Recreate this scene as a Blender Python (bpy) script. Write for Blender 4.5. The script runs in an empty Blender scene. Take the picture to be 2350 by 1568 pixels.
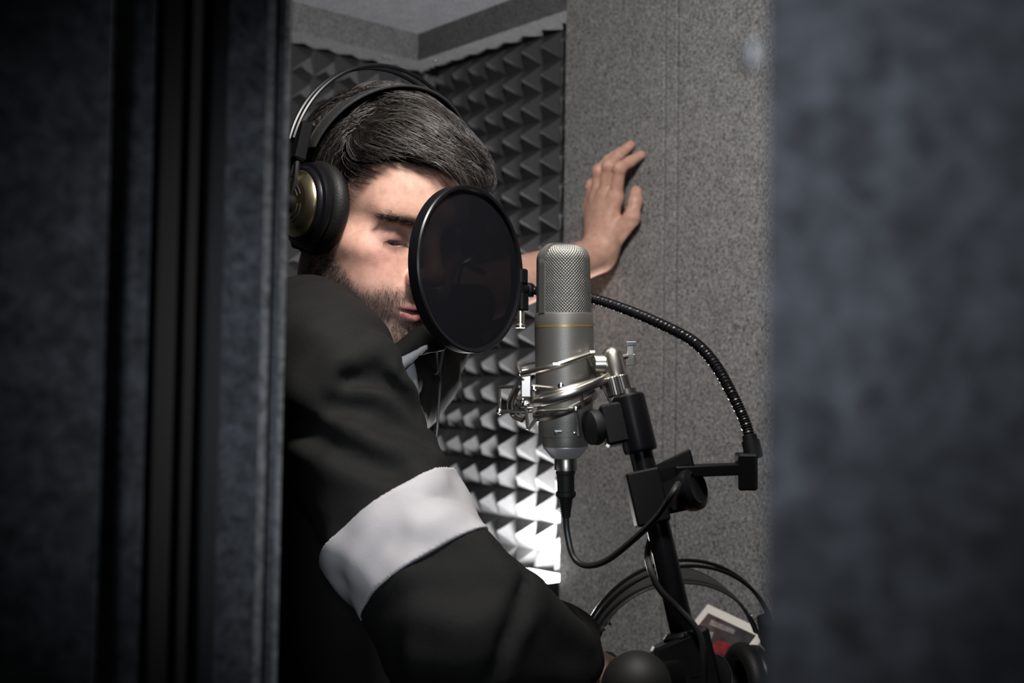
import bpy, math, random
import numpy as np
from mathutils import Vector, Matrix

random.seed(4)
RNG = np.random.default_rng(11)
SC = bpy.context.scene
COL = SC.collection

# ------------------------------------------------------------------ camera
FPX = 2700.0                      # focal length in pixels of a 2350 px wide frame
CAMZ = 1.45
PITCH = math.radians(2.506)
ROLL = math.radians(0.83)
_f = np.array([0, math.cos(PITCH), math.sin(PITCH)])
_u0 = np.array([0, -math.sin(PITCH), math.cos(PITCH)])
_r0 = np.array([1.0, 0, 0])
C_R = math.cos(ROLL) * _r0 + math.sin(ROLL) * _u0
C_U = -math.sin(ROLL) * _r0 + math.cos(ROLL) * _u0
C_F = _f
C_O = np.array([0, 0, CAMZ])


def ray(px, py):
    return C_F + C_R * (px - 1175) / FPX - C_U * (py - 784) / FPX


def P(px, py, d):
    """world point at depth d (metres along the view axis)"""
    return C_O + d * ray(px, py)


cam_data = bpy.data.cameras.new('camera')
cam = bpy.data.objects.new('camera', cam_data)
COL.objects.link(cam)
cam_data.sensor_fit = 'HORIZONTAL'
cam_data.sensor_width = 36.0
cam_data.lens = 36.0 * FPX / 2350.0
cam_data.clip_start = 0.01
cam_data.dof.use_dof = True
cam_data.dof.focus_distance = 1.03
cam_data.dof.aperture_fstop = 6.4
m = Matrix.Identity(4)
for i in range(3):
    m[i][0], m[i][1], m[i][2], m[i][3] = C_R[i], C_U[i], -C_F[i], C_O[i]
cam.matrix_world = m
SC.camera = cam

# ------------------------------------------------------------------ world, lamps, exposure
world = bpy.data.worlds.new('world')
SC.world = world
world.use_nodes = True
bgn = world.node_tree.nodes['Background']
bgn.inputs[0].default_value = (0.5, 0.6, 0.8, 1)
bgn.inputs[1].default_value = 0.004
SC.view_settings.view_transform = 'Standard'
SC.view_settings.look = 'None'
SC.view_settings.exposure = 0.08
SC.view_settings.gamma = 1.0
SC.view_settings.use_curve_mapping = False


def aim(ob, target):
    d = Vector(target) - ob.location
    ob.rotation_euler = d.to_track_quat('-Z', 'Y').to_euler()


def lamp(name, kind, loc, target, energy, color, **kw):
    l = bpy.data.lights.new(name, kind)
    l.energy = energy
    l.color = color
    for k, v in kw.items():
        setattr(l, k, v)
    o = bpy.data.objects.new(name, l)
    COL.objects.link(o)
    o.location = loc
    if target is not None:
        aim(o, target)
    return o


# booth lamp under the ceiling just inside the doorway, above the singer
lamp('booth_ceiling_light', 'AREA', (0.05, 0.70, 2.04), (-0.02, 1.15, 1.5), 9.8, (1.0, 0.955, 0.91), shape='DISK', size=0.14)
# cool spot added behind the camera, cone narrowed to darken the outer edges
lamp('added_front_spot', 'SPOT', (0.03, -0.5, 1.60), (-0.02, 0.5, 1.47), 46.0, (0.86, 0.92, 1.0),
     spot_size=math.radians(21.5), spot_blend=1.0, shadow_soft_size=0.06)
UPLIGHT_W = 8.5                           # uplighter in front of the foam, built with its housing below

# ------------------------------------------------------------------ materials
MAT = {}


def new_mat(name):
    mt = bpy.data.materials.new(name)
    mt.use_nodes = True
    nt = mt.node_tree
    b = nt.nodes['Principled BSDF']
    MAT[name] = mt
    return mt, nt, b


def plain(name, col, rough=0.5, metal=0.0, spec=0.5, bump=0.0, bscale=400, var=0.0, vscale=60, **kw):
    mt, nt, b = new_mat(name)
    b.inputs['Base Color'].default_value = (*col, 1)
    b.inputs['Roughness'].default_value = rough
    b.inputs['Metallic'].default_value = metal
    b.inputs['Specular IOR Level'].default_value = spec
    for k, v in kw.items():
        b.inputs[k].default_value = v
    tc = nt.nodes.new('ShaderNodeTexCoord')
    if var:
        n = nt.nodes.new('ShaderNodeTexNoise')
        n.inputs['Scale'].default_value = vscale
        n.inputs['Detail'].default_value = 4
        r = nt.nodes.new('ShaderNodeValToRGB')
        r.color_ramp.elements[0].position = 0.3
        r.color_ramp.elements[1].position = 0.7
        r.color_ramp.elements[0].color = (*[c * (1 - var) for c in col], 1)
        r.color_ramp.elements[1].color = (*[min(1, c * (1 + var)) for c in col], 1)
        nt.links.new(tc.outputs['Object'], n.inputs['Vector'])
        nt.links.new(n.outputs['Fac'], r.inputs['Fac'])
        nt.links.new(r.outputs['Color'], b.inputs['Base Color'])
    if bump:
        n = nt.nodes.new('ShaderNodeTexNoise')
        n.inputs['Scale'].default_value = bscale
        n.inputs['Detail'].default_value = 3
        bp = nt.nodes.new('ShaderNodeBump')
        bp.inputs['Strength'].default_value = bump
        bp.inputs['Distance'].default_value = 0.002
        nt.links.new(tc.outputs['Object'], n.inputs['Vector'])
        nt.links.new(n.outputs['Fac'], bp.inputs['Height'])
        nt.links.new(bp.outputs['Normal'], b.inputs['Normal'])
    return mt


def felt(name, col, contrast=0.5, scale=330, blotch=0.25, bscale=38):
    """needle felt: speckled fibres, larger blotches, fuzzy relief"""
    mt, nt, b = new_mat(name)
    tc = nt.nodes.new('ShaderNodeTexCoord')
    n1 = nt.nodes.new('ShaderNodeTexNoise')
    n1.inputs['Scale'].default_value = scale
    n1.inputs['Detail'].default_value = 3
    n1.inputs['Roughness'].default_value = 0.65
    n1.inputs['Distortion'].default_value = 0.6
    n2 = nt.nodes.new('ShaderNodeTexNoise')
    n2.inputs['Scale'].default_value = bscale
    n2.inputs['Detail'].default_value = 2
    r1 = nt.nodes.new('ShaderNodeMapRange')
    r1.inputs[1].default_value, r1.inputs[2].default_value = 0.32, 0.68
    r1.inputs[3].default_value, r1.inputs[4].default_value = 1 - contrast, 1 + contrast
    r2 = nt.nodes.new('ShaderNodeMapRange')
    r2.inputs[1].default_value, r2.inputs[2].default_value = 0.3, 0.7
    r2.inputs[3].default_value, r2.inputs[4].default_value = 1 - blotch, 1 + blotch
    mu = nt.nodes.new('ShaderNodeMath')
    mu.operation = 'MULTIPLY'
    mx = nt.nodes.new('ShaderNodeVectorMath')
    mx.operation = 'SCALE'
    mx.inputs[0].default_value = col
    for n in (n1, n2):
        nt.links.new(tc.outputs['Object'], n.inputs['Vector'])
    nt.links.new(n1.outputs['Fac'], r1.inputs[0])
    nt.links.new(n2.outputs['Fac'], r2.inputs[0])
    nt.links.new(r1.outputs[0], mu.inputs[0])
    nt.links.new(r2.outputs[0], mu.inputs[1])
    nt.links.new(mu.outputs[0], mx.inputs['Scale'])
    nt.links.new(mx.outputs[0], b.inputs['Base Color'])
    bp = nt.nodes.new('ShaderNodeBump')
    bp.inputs['Strength'].default_value = 0.5
    bp.inputs['Distance'].default_value = 0.0015
    nt.links.new(n1.outputs['Fac'], bp.inputs['Height'])
    nt.links.new(bp.outputs['Normal'], b.inputs['Normal'])
    b.inputs['Roughness'].default_value = 0.95
    b.inputs['Specular IOR Level'].default_value = 0.15
    return mt


felt('felt_grey', (0.192, 0.194, 0.195), contrast=0.65, scale=260, blotch=0.08)
felt('felt_shaded', (0.115, 0.115, 0.118), contrast=0.45, scale=260, blotch=0.08)  # wall felt darkened: the weaker light on the battens is in the colour
felt('felt_ceiling', (0.135, 0.136, 0.148), contrast=0.4, scale=260, blotch=0.08)
felt('felt_edge', (0.12, 0.12, 0.122), contrast=0.5, scale=200, blotch=0.15, bscale=60)
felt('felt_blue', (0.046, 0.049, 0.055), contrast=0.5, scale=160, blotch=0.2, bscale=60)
felt('felt_dark', (0.06, 0.063, 0.07), contrast=0.4)
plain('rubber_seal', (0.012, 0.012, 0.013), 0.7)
plain('seal_strip', (0.024, 0.022, 0.02), 0.7, spec=0.2)
plain('latch_paint', (0.2, 0.2, 0.21), 0.5)
plain('foam', (0.047, 0.047, 0.049), 0.9, spec=0.2, bump=0.3, bscale=900, var=0.12, vscale=300)
plain('black_plastic', (0.003, 0.003, 0.0036), 0.55, spec=0.14, bump=0.06, bscale=700)
plain('black_satin', (0.004, 0.004, 0.0052), 0.36, spec=0.25)
plain('black_matte', (0.007, 0.007, 0.007), 0.6, spec=0.25)
plain('cable_rubber', (0.011, 0.011, 0.012), 0.45)
plain('chrome', (0.60, 0.57, 0.51), 0.3, 1.0)
plain('steel_dark', (0.25, 0.24, 0.22), 0.35, 1.0)
plain('gold_cap', (0.62, 0.54, 0.33), 0.28, 1.0, var=0.1, vscale=40)
plain('gold_line', (0.34, 0.24, 0.075), 0.4, 0.6)
plain('mic_silver', (0.42, 0.41, 0.43), 0.42, 0.6)
plain('mic_body', (0.165, 0.16, 0.147), 0.48, 0.7, bump=0.08, bscale=1200)
plain('mic_grille', (0.165, 0.163, 0.15), 0.5, 0.75)
plain('mic_mesh_core', (0.05, 0.05, 0.05), 0.8)
plain('leather', (0.02, 0.02, 0.02), 0.42, bump=0.25, bscale=500)
plain('cushion', (0.006, 0.006, 0.006), 0.55, spec=0.25, bump=0.2, bscale=500)
plain('jacket', (0.0062, 0.0062, 0.0061), 0.8, spec=0.15, bump=0.22, bscale=1400, var=0.15, vscale=500)
plain('white_cloth', (0.31, 0.30, 0.31), 0.6, bump=0.15, bscale=1500, spec=0.4)
plain('shirt', (0.20, 0.205, 0.22), 0.8, bump=0.15, bscale=1500)
plain('eye_white', (0.30, 0.25, 0.24), 0.15)
plain('iris', (0.015, 0.009, 0.006), 0.06)
plain('print_dark', (0.03, 0.028, 0.03), 0.15, var=0.7, vscale=60)
plain('print_red', (0.16, 0.012, 0.02), 0.15, var=0.5, vscale=120)
plain('print_grey', (0.16, 0.15, 0.15), 0.15, var=0.4, vscale=120)
plain('card_white', (0.62, 0.60, 0.56), 0.35)
plain('white_top', (0.75, 0.75, 0.75), 0.4)
plain('screw_metal', (0.8, 0.8, 0.82), 0.18, 1.0)


def hair_mat(name, col, tip):
    mt, nt, b = new_mat(name)
    at = nt.nodes.new('ShaderNodeAttribute')
    at.attribute_name = 'tone'
    r = nt.nodes.new('ShaderNodeValToRGB')
    r.color_ramp.elements[0].color = (*col, 1)
    r.color_ramp.elements[1].color = (*tip, 1)
    nt.links.new(at.outputs['Fac'], r.inputs['Fac'])
    nt.links.new(r.outputs['Color'], b.inputs['Base Color'])
    b.inputs['Roughness'].default_value = 0.38
    b.inputs['Specular IOR Level'].default_value = 0.6
    return mt


hair_mat('hair', (0.008, 0.0068, 0.006), (0.115, 0.10, 0.09))
plain('hair_core', (0.006, 0.005, 0.004), 0.9, spec=0.05)
hair_mat('beard', (0.007, 0.005, 0.004), (0.03, 0.02, 0.016))


def skin_mat():
    mt, nt, b = new_mat('skin')
    at = nt.nodes.new('ShaderNodeAttribute')
    at.attribute_name = 'tint'
    tc = nt.nodes.new('ShaderNodeTexCoord')
    n = nt.nodes.new('ShaderNodeTexNoise')
    n.inputs['Scale'].default_value = 130
    n.inputs['Detail'].default_value = 5
    mr = nt.nodes.new('ShaderNodeMapRange')
    mr.inputs[1].default_value, mr.inputs[2].default_value = 0.3, 0.7
    mr.inputs[3].default_value, mr.inputs[4].default_value = 0.86, 1.12
    sc = nt.nodes.new('ShaderNodeVectorMath')
    sc.operation = 'SCALE'
    nt.links.new(tc.outputs['Object'], n.inputs['Vector'])
    nt.links.new(n.outputs['Fac'], mr.inputs[0])
    nt.links.new(at.outputs['Color'], sc.inputs[0])
    nt.links.new(mr.outputs[0], sc.inputs['Scale'])
    nt.links.new(sc.outputs[0], b.inputs['Base Color'])
    n2 = nt.nodes.new('ShaderNodeTexNoise')
    n2.inputs['Scale'].default_value = 900
    bp = nt.nodes.new('ShaderNodeBump')
    bp.inputs['Strength'].default_value = 0.18
    bp.inputs['Distance'].default_value = 0.001
    nt.links.new(tc.outputs['Object'], n2.inputs['Vector'])
    nt.links.new(n2.outputs['Fac'], bp.inputs['Height'])
    nt.links.new(bp.outputs['Normal'], b.inputs['Normal'])
    b.inputs['Roughness'].default_value = 0.5
    b.inputs['Specular IOR Level'].default_value = 0.4
    b.inputs['Subsurface Weight'].default_value = 0.25
    b.inputs['Subsurface Radius'].default_value = (0.006, 0.0025, 0.0015)
    b.inputs['Subsurface Scale'].default_value = 1.0


skin_mat()


def screen_mat():
    mt, nt, b = new_mat('pop_fabric')
    b.inputs['Base Color'].default_value = (0.004, 0.004, 0.0055, 1)
    b.inputs['Roughness'].default_value = 0.9
    b.inputs['Specular IOR Level'].default_value = 0.04
    tr = nt.nodes.new('ShaderNodeBsdfTransparent')
    mx = nt.nodes.new('ShaderNodeMixShader')
    mx.inputs[0].default_value = 0.90
    nt.links.new(tr.outputs[0], mx.inputs[1])
    nt.links.new(b.outputs[0], mx.inputs[2])
    nt.links.new(mx.outputs[0], nt.nodes['Material Output'].inputs['Surface'])


screen_mat()


def emit(name, col, strength):
    mt, nt, b = new_mat(name)
    b.inputs['Base Color'].default_value = (*col, 1)
    b.inputs['Emission Color'].default_value = (*col, 1)
    b.inputs['Emission Strength'].default_value = strength


emit('lamp_glow', (1.0, 0.98, 0.95), 12.0)


# ------------------------------------------------------------------ mesh helpers
def nrm(v):
    v = np.asarray(v, float)
    return v / (np.linalg.norm(v) + 1e-12)


def frame(axis, hint=(0, 0, 1)):
    """columns u, v, w with w = axis"""
    w = nrm(axis)
    h = np.asarray(hint, float)
    if abs(np.dot(w, nrm(h))) > 0.98:
        h = np.array([0, 1.0, 0]) if abs(w[1]) < 0.9 else np.array([1.0, 0, 0])
    u = nrm(np.cross(h, w))
    v = np.cross(w, u)
    return u, v, w


def catmull(pts, n=8):
    pts = np.asarray(pts, float)
    q = np.vstack([2 * pts[0] - pts[1], pts, 2 * pts[-1] - pts[-2]])
    out = []
    for i in range(1, len(q) - 2):
        for t in np.arange(n) / n:
            out.append(0.5 * ((2 * q[i]) + (-q[i - 1] + q[i + 1]) * t + (2 * q[i - 1] - 5 * q[i] + 4 * q[i + 1] - q[i + 2]) * t ** 2
                              + (-q[i - 1] + 3 * q[i] - 3 * q[i + 1] + q[i + 2]) * t ** 3))
    out.append(pts[-1])
    return np.array(out)


class MB:
    def __init__(s):
        s.v, s.f, s.n = [], [], 0

    def add(s, V, Fs):
        V = np.asarray(V, float).reshape(-1, 3)
        s.v.append(V)
        s.f.extend([tuple(int(i) + s.n for i in f) for f in Fs])
        s.n += len(V)
        return s

    def box(s, c, ax, half, bev=0.0):
        """box centred at c, ax = 3 axis vectors, half sizes; chamfered when bev"""
        c = np.asarray(c, float)
        ax = [nrm(a) for a in ax]
        if not bev:
            V = [c + sx * half[0] * ax[0] + sy * half[1] * ax[1] + sz * half[2] * ax[2] for sx in (-1, 1) for sy in (-1, 1) for sz in (-1, 1)]
            return s.add(V, [(0, 1, 3, 2), (4, 6, 7, 5), (0, 4, 5, 1), (2, 3, 7, 6), (0, 2, 6, 4), (1, 5, 7, 3)])
        V, idx = [], {}
        for sx in (-1, 1):
            for sy in (-1, 1):
                for sz in (-1, 1):
                    for k in range(3):
                        h = [half[i] - (0 if i == k else bev) for i in range(3)]
                        idx[(sx, sy, sz, k)] = len(V)
                        V.append(c + sx * h[0] * ax[0] + sy * h[1] * ax[1] + sz * h[2] * ax[2])
        Fs = []
        I = idx
        for k in range(3):
            a, b = [i for i in range(3) if i != k]
            for sg in (-1, 1):
                q = []
                for (p, r) in ((-1, -1), (1, -1), (1, 1), (-1, 1)):
                    t = [0, 0, 0]
                    t[k], t[a], t[b] = sg, p, r
                    q.append(I[(*t, k)])
                Fs.append(tuple(q) if sg * (1 if k != 1 else -1) > 0 else tuple(q[::-1]))
        for k in range(3):      # edges parallel to axis k
            a, b = [i for i in range(3) if i != k]
            for p in (-1, 1):
                for r in (-1, 1):
                    q = []
                    for sk, face in ((-1, a), (1, a), (1, b), (-1, b)):
                        t = [0, 0, 0]
                        t[k], t[a], t[b] = sk, p, r
                        q.append(I[(*t, face)])
                    Fs.append(tuple(q))
        for sx in (-1, 1):
            for sy in (-1, 1):
                for sz in (-1, 1):
                    Fs.append(tuple(I[(sx, sy, sz, k)] for k in range(3)))
        return s.add(V, Fs)

    def prism(s, poly, z0, z1):
        n = len(poly)
        V = [(x, y, z0) for x, y in poly] + [(x, y, z1) for x, y in poly]
        Fs = [tuple(range(n))[::-1], tuple(range(n, 2 * n))] + [(i, (i + 1) % n, n + (i + 1) % n, n + i) for i in range(n)]
        return s.add(V, Fs)

    def tube(s, pts, r, seg=10, caps=True, hint=(0, 0, 1), flat=None):
        """sweep; r scalar or list; flat = (ru, rv) scale of the cross-section"""
        pts = np.asarray(pts, float)
        n = len(pts)
        r = np.broadcast_to(np.asarray(r, float), (n,))
        T = np.gradient(pts, axis=0)
        u, v, _ = frame(T[0], hint)
        V = []
        a = np.arange(seg) * 2 * math.pi / seg
        fu, fv = flat or (1, 1)
        for i in range(n):
            w = nrm(T[i])
            u = nrm(u - w * np.dot(u, w))
            v = np.cross(w, u)
            V.append(pts[i] + r[i] * (np.outer(np.cos(a) * fu, u) + np.outer(np.sin(a) * fv, v)))
        Fs = [(i * seg + j, i * seg + (j + 1) % seg, (i + 1) * seg + (j + 1) % seg, (i + 1) * seg + j) for i in range(n - 1) for j in range(seg)]
        if caps:
            Fs += [tuple(range(seg))[::-1], tuple(range((n - 1) * seg, n * seg))]
        return s.add(np.vstack(V), Fs)

    def lathe(s, c, axis, prof, seg=40, hint=(0, 0, 1), close=True, sq=None):
        """prof: list of (radius, height along axis)"""
        u, v, w = frame(axis, hint)
        c = np.asarray(c, float)
        a = np.arange(seg) * 2 * math.pi / seg
        ring = np.outer(np.cos(a), u) + np.outer(np.sin(a), v)
        if sq is not None:
            ring = np.outer(np.cos(a) * sq[0], u) + np.outer(np.sin(a) * sq[1], v)
        V = np.vstack([c + w * h + ring * r for r, h in prof])
        n = len(prof)
        Fs = [(i * seg + j, i * seg + (j + 1) % seg, (i + 1) * seg + (j + 1) % seg, (i + 1) * seg + j) for i in range(n - 1) for j in range(seg)]
        if close:
            Fs += [tuple(range(seg))[::-1], tuple(range((n - 1) * seg, n * seg))]
        return s.add(V, Fs)

    def ring(s, c, axis, R, r, seg=64, rs=8, hint=(0, 0, 1), flat=None, a0=0, a1=2 * math.pi):
        """torus with cross-section r (or flat=(radial, axial))"""
        u, v, w = frame(axis, hint)
        c = np.asarray(c, float)
        fr, fa = flat or (r, r)
        full = abs(a1 - a0 - 2 * math.pi) < 1e-6
        n = seg if full else seg + 1
        b = np.arange(rs) * 2 * math.pi / rs + math.pi / rs
        V = []
        for i in range(n):
            a = a0 + (a1 - a0) * i / seg
            d = math.cos(a) * u + math.sin(a) * v
            V.append(c + np.outer(R + fr * np.cos(b), d) + np.outer(fa * np.sin(b), w))
        m_ = n if full else n - 1
        Fs = [(i * rs + j, i * rs + (j + 1) % rs, ((i + 1) % n) * rs + (j + 1) % rs, ((i + 1) % n) * rs + j) for i in range(m_) for j in range(rs)]
        if not full:
            Fs += [tuple(range(rs))[::-1], tuple(range((n - 1) * rs, n * rs))]
        return s.add(np.vstack(V), Fs)

    def build(s, name, mat, parent=None, smooth=True, angle=35):
        V = np.vstack(s.v)
        base = np.zeros(3)
        if parent is not None:
            base = np.array(parent['_o'])
        return mesh_obj(name, V - base, s.f, mat, parent, smooth, angle, base)


def fix_normals(me):
    import bmesh
    bm = bmesh.new()
    bm.from_mesh(me)
    bmesh.ops.recalc_face_normals(bm, faces=bm.faces)
    bm.to_mesh(me)
    bm.free()


ORIG = {}


def mesh_obj(name, V, Fs, mat, parent=None, smooth=True, angle=35, base=None, recalc=True):
    me = bpy.data.meshes.new(name)
    me.from_pydata([tuple(map(float, p)) for p in V], [], Fs)
    if recalc:
        fix_normals(me)
    me.materials.append(MAT[mat])
    if smooth:
        me.shade_smooth()
        if angle:
            me.set_sharp_from_angle(angle=math.radians(angle))
    o = bpy.data.objects.new(name, me)
    COL.objects.link(o)
    if parent is not None:
        o.parent = parent
        o['_o'] = list(parent['_o'])       # children of a part share the thing's origin
    else:
        o['_o'] = [0.0, 0.0, 0.0]
    return o


def thing(name, label, cat, loc, group=None, kind=None):
    o = bpy.data.objects.new(name, None)
    COL.objects.link(o)
    o.empty_display_size = 0.05
    o.location = [float(x) for x in loc]
    o['_o'] = [float(x) for x in loc]
    o['label'] = label
    if cat:
        o['category'] = cat
    if group:
        o['group'] = group
    if kind:
        o['kind'] = kind
    return o


def tag(o, label, cat=None, group=None, kind=None):
    o['label'] = label
    if cat:
        o['category'] = cat
    if group:
        o['group'] = group
    if kind:
        o['kind'] = kind
    return o


# ------------------------------------------------------------------ booth shell
ZT = float(P(960, 78, 2.14)[2])          # ceiling height
ZB = float(P(960, 141, 2.14)[2])         # lower edge of the felt battens
C0 = P(960, 78, 2.14)[:2]                # plan position of the inner batten corner
DR = np.array([0.655, -0.7556])          # along the right wall, towards the camera
DL = np.array([-0.7556, -0.655])         # along the left wall, towards the camera
NR = np.array([-0.7556, -0.655])         # right wall normal, into the booth
NL = np.array([0.655, -0.7556])          # left wall normal, into the booth
BAT = 0.095                              # batten depth in front of the wall skin


def R2(t, off):
    """plan point on the right wall: t along it, off = distance in front of the batten plane"""
    return C0 + DR * t + NR * off


def L2(t, off):
    return C0 + DL * t + NL * off


def hit_plane(px, py, n2, off):
    """ray / vertical plane (C0 + n2*off) intersection"""
    d = ray(px, py)
    o = C_O
    n = np.array([n2[0], n2[1], 0])
    c = np.array([*(C0 + n2 * off), 0])
    t = np.dot(c - o, n) / np.dot(d, n)
    return o + d * t


def tR(px, py, off):
    return float(np.dot(hit_plane(px, py, NR, off)[:2] - C0, DR))


T_PANEL = tR(1290, 700, 0.02)            # left edge of the felt panelling on the right wall
T_S1, T_S2 = tR(1522, 700, 0.02), tR(1551, 700, 0.02)

fl = MB().prism([(-1.6, -1.6), (1.8, -1.6), (1.8, 2.6), (-1.6, 2.6)], -0.05, 0.0).build('floor', 'felt_dark', smooth=False)
tag(fl, 'dark carpeted floor of the booth', kind='structure')
WT = 0.06
# ceiling slab over the booth
q = [L2(-0.2, -BAT - WT), L2(1.35, -BAT - WT), L2(1.35, 1.7), L2(-0.2, 1.7)]
ce = MB().prism([tuple(a) for a in q], ZT, ZT + 0.05).build('ceiling', 'felt_ceiling', smooth=False)
tag(ce, 'grey felt ceiling of the vocal booth', kind='structure')
wl = MB().prism([tuple(a) for a in (L2(-BAT, -BAT), L2(1.35, -BAT), L2(1.35, -BAT - WT), L2(-BAT - WT, -BAT - WT))], 0, ZT).build('wall_left', 'felt_dark', smooth=False)
tag(wl, 'left booth wall behind the foam', kind='structure')
wr = MB().prism([tuple(a) for a in (R2(-BAT, -BAT), R2(1.75, -BAT), R2(1.75, -BAT - WT), R2(-BAT - WT, -BAT - WT))], 0, ZT).build('wall_right', 'felt_dark', smooth=False)
tag(wr, 'right booth wall behind foam and felt panels', kind='structure')
G = 0.0018
for a, b, of in ((T_PANEL, T_S1 - G, 0.02), (T_S1 + G, T_S2 - G, 0.0205), (T_S2 + G, 1.6, 0.02)):
    bv = 0.0016
    poly = [R2(a, -BAT), R2(a, of - bv), R2(a + bv, of), R2(b - bv, of), R2(b, of - bv), R2(b, -BAT)]
    MB().prism([tuple(p) for p in poly], 0.0, ZT).build('felt_panel', 'felt_grey', wr, smooth=False)
# battens under the ceiling
for i, (fn, t1) in enumerate(((R2, T_PANEL), (L2, 1.3))):
    tb = MB().prism([tuple(a) for a in (fn(0, 0), fn(t1, 0), fn(t1, -BAT), fn(-BAT, -BAT))], ZB, ZT).build('trim_%d' % (i + 1), 'felt_shaded', smooth=False)
    tag(tb, ('felt covered batten under the ceiling above the right foam', 'felt covered batten under the ceiling above the left foam')[i], kind='structure')
    for t in ((0.025, t1 - 0.012) if i == 0 else (0.045, 0.06)):
        c = np.array([*fn(t, -0.02), ZB])
        MB().lathe(c, (0, 0, -1), [(0.0045, -0.001), (0.0045, 0.0012), (0.003, 0.0026), (0.0008, 0.0032)], 14).build('screw', 'screw_metal', tb)
# corner post between the foam sheets
cp = MB().prism([tuple(a) for a in (R2(-BAT, -BAT), R2(-BAT + 0.034, -BAT), R2(-BAT + 0.034, -BAT + 0.034), R2(-BAT, -BAT + 0.034))], 0, ZB).build('trim_3', 'felt_grey', smooth=False)
tag(cp, 'grey felt strip in the corner between the foam sheets', kind='structure')


# ------------------------------------------------------------------ acoustic foam
def foam(name, label, org, along, normal, t0, ncol, z1, nrow, p):
    base_th, ph = 0.032, 0.025
    w = ncol * p
    a3 = np.array([*along, 0])
    n3 = np.array([*normal, 0])
    o2 = org + along * t0
    root = thing(name, label, 'foam panel', (*o2, z1 - nrow * p))
    c = np.array([*o2, z1 - nrow * p / 2]) + a3 * w / 2 + n3 * base_th / 2
    MB().box(c, (a3, n3, (0, 0, 1)), (w / 2, base_th / 2, nrow * p / 2)).build('backing_sheet', 'foam', root, smooth=False)
    # pyramid with slightly hollow flanks and a blunt tip
    h = p / 2
    prof = [(1.0, 0.0), (0.68, 0.30), (0.36, 0.62), (0.09, 0.94), (0.03, 1.0)]
    V, Fs = [], []
    for r, hh in prof:
        for sx, sz in ((-1, -1), (1, -1), (1, 1), (-1, 1)):
            V.append((sx * h * r, hh * ph, sz * h * r))
    for i in range(len(prof) - 1):
        for j in range(4):
            Fs.append((i * 4 + j, i * 4 + (j + 1) % 4, (i + 1) * 4 + (j + 1) % 4, (i + 1) * 4 + j))
    Fs.append((16, 17, 18, 19))
    me = bpy.data.meshes.new('pyramid')
    me.from_pydata(V, [], Fs)
    fix_normals(me)
    me.materials.append(MAT['foam'])
    rot = (0.0, 0.0, math.atan2(-n3[0], n3[1]))
    for r in range(nrow):
        for k in range(ncol):
            o = bpy.data.objects.new('pyramid', me)
            COL.objects.link(o)
            o.parent = root
            loc = a3 * (k + 0.5) * p + n3 * base_th + np.array([0, 0, (r + 0.5) * p])
            o.location = loc
            o.rotation_euler = (rot[0] + random.uniform(-.02, .02), rot[1] + random.uniform(-.02, .02), rot[2])
    return root


PITCH_F = 0.0475
# along the right wall: from the corner post to the felt panel
n_r = int((T_PANEL + BAT - 0.040) / PITCH_F)
foam('acoustic_foam', 'charcoal pyramid foam on the right wall, lit from below beside the felt panel', C0 + NR * -BAT, DR, NR, T_PANEL - n_r * PITCH_F, n_r, ZB - 0.002, 23, PITCH_F)
foam('acoustic_foam', 'dark pyramid foam on the left wall behind the headphones', C0 + NL * -BAT, DL, NL, -BAT + 0.036, 12, ZB - 0.002, 23, PITCH_F)

# ------------------------------------------------------------------ doorway: left jamb and open door leaf


def XY(px, d):
    p = P(px, 784, d)
    return (float(p[0]), float(p[1]))


def slab(name, pts, mat, parent=None, z1=None, z0=0.0):
    return MB().prism(pts, z0, ZT if z1 is None else z1).build(name, mat, parent, smooth=False)


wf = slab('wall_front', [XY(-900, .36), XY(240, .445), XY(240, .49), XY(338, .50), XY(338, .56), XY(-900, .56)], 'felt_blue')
tag(wf, 'dark felt covered front wall left of the doorway', kind='structure')
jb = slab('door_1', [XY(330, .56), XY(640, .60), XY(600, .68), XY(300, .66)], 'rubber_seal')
tag(jb, 'felt covered door jamb with rubber seals left of the singer', kind='structure')
slab('seal_strip', [XY(352, .525), XY(402, .53), XY(402, .565), XY(352, .565)], 'seal_strip', jb)
slab('seal_strip', [XY(424, .53), XY(446, .533), XY(446, .57), XY(424, .57)], 'seal_strip', jb)
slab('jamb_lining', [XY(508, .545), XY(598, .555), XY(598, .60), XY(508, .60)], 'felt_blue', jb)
slab('edge_bead', [XY(598, .552), XY(616, .554), XY(616, .60), XY(598, .60)], 'felt_edge', jb)
slab('groove_lining', [XY(616, .575), XY(640, .578), XY(640, .605), XY(616, .605)], 'felt_dark', jb)
slab('edge_bead', [XY(640, .568), XY(653, .57), XY(653, .62), XY(640, .62)], 'felt_edge', jb)
A = np.array(XY(1757, .25))
dd = nrm([0.97, -0.24])
nn = np.array([0.24, 0.97])
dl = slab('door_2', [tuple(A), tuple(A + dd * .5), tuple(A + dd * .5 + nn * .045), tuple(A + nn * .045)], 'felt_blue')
tag(dl, 'open felt covered door leaf close to the viewer on the right', kind='structure')


# ------------------------------------------------------------------ implicit surfaces
def s_ell(p, c, r):
    q = p - np.asarray(c)
    r = np.asarray(r, float)
    k0 = np.linalg.norm(q / r, axis=1)
    k1 = np.linalg.norm(q / (r * r), axis=1) + 1e-9
    return k0 * (k0 - 1.0) / k1


def s_cap(p, a, b, ra, rb):
    a = np.asarray(a, float)
    b = np.asarray(b, float)
    ab = b - a
    t = np.clip(((p - a) @ ab) / np.dot(ab, ab), 0, 1)
    return np.linalg.norm(p - a - t[:, None] * ab, axis=1) - (ra + (rb - ra) * t)


def smin(a, b, k):
    h = np.maximum(k - np.abs(a - b), 0) / k
    return np.minimum(a, b) - h * h * k * 0.25


def smax(a, b, k):
    return -smin(-a, -b, k)


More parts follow.
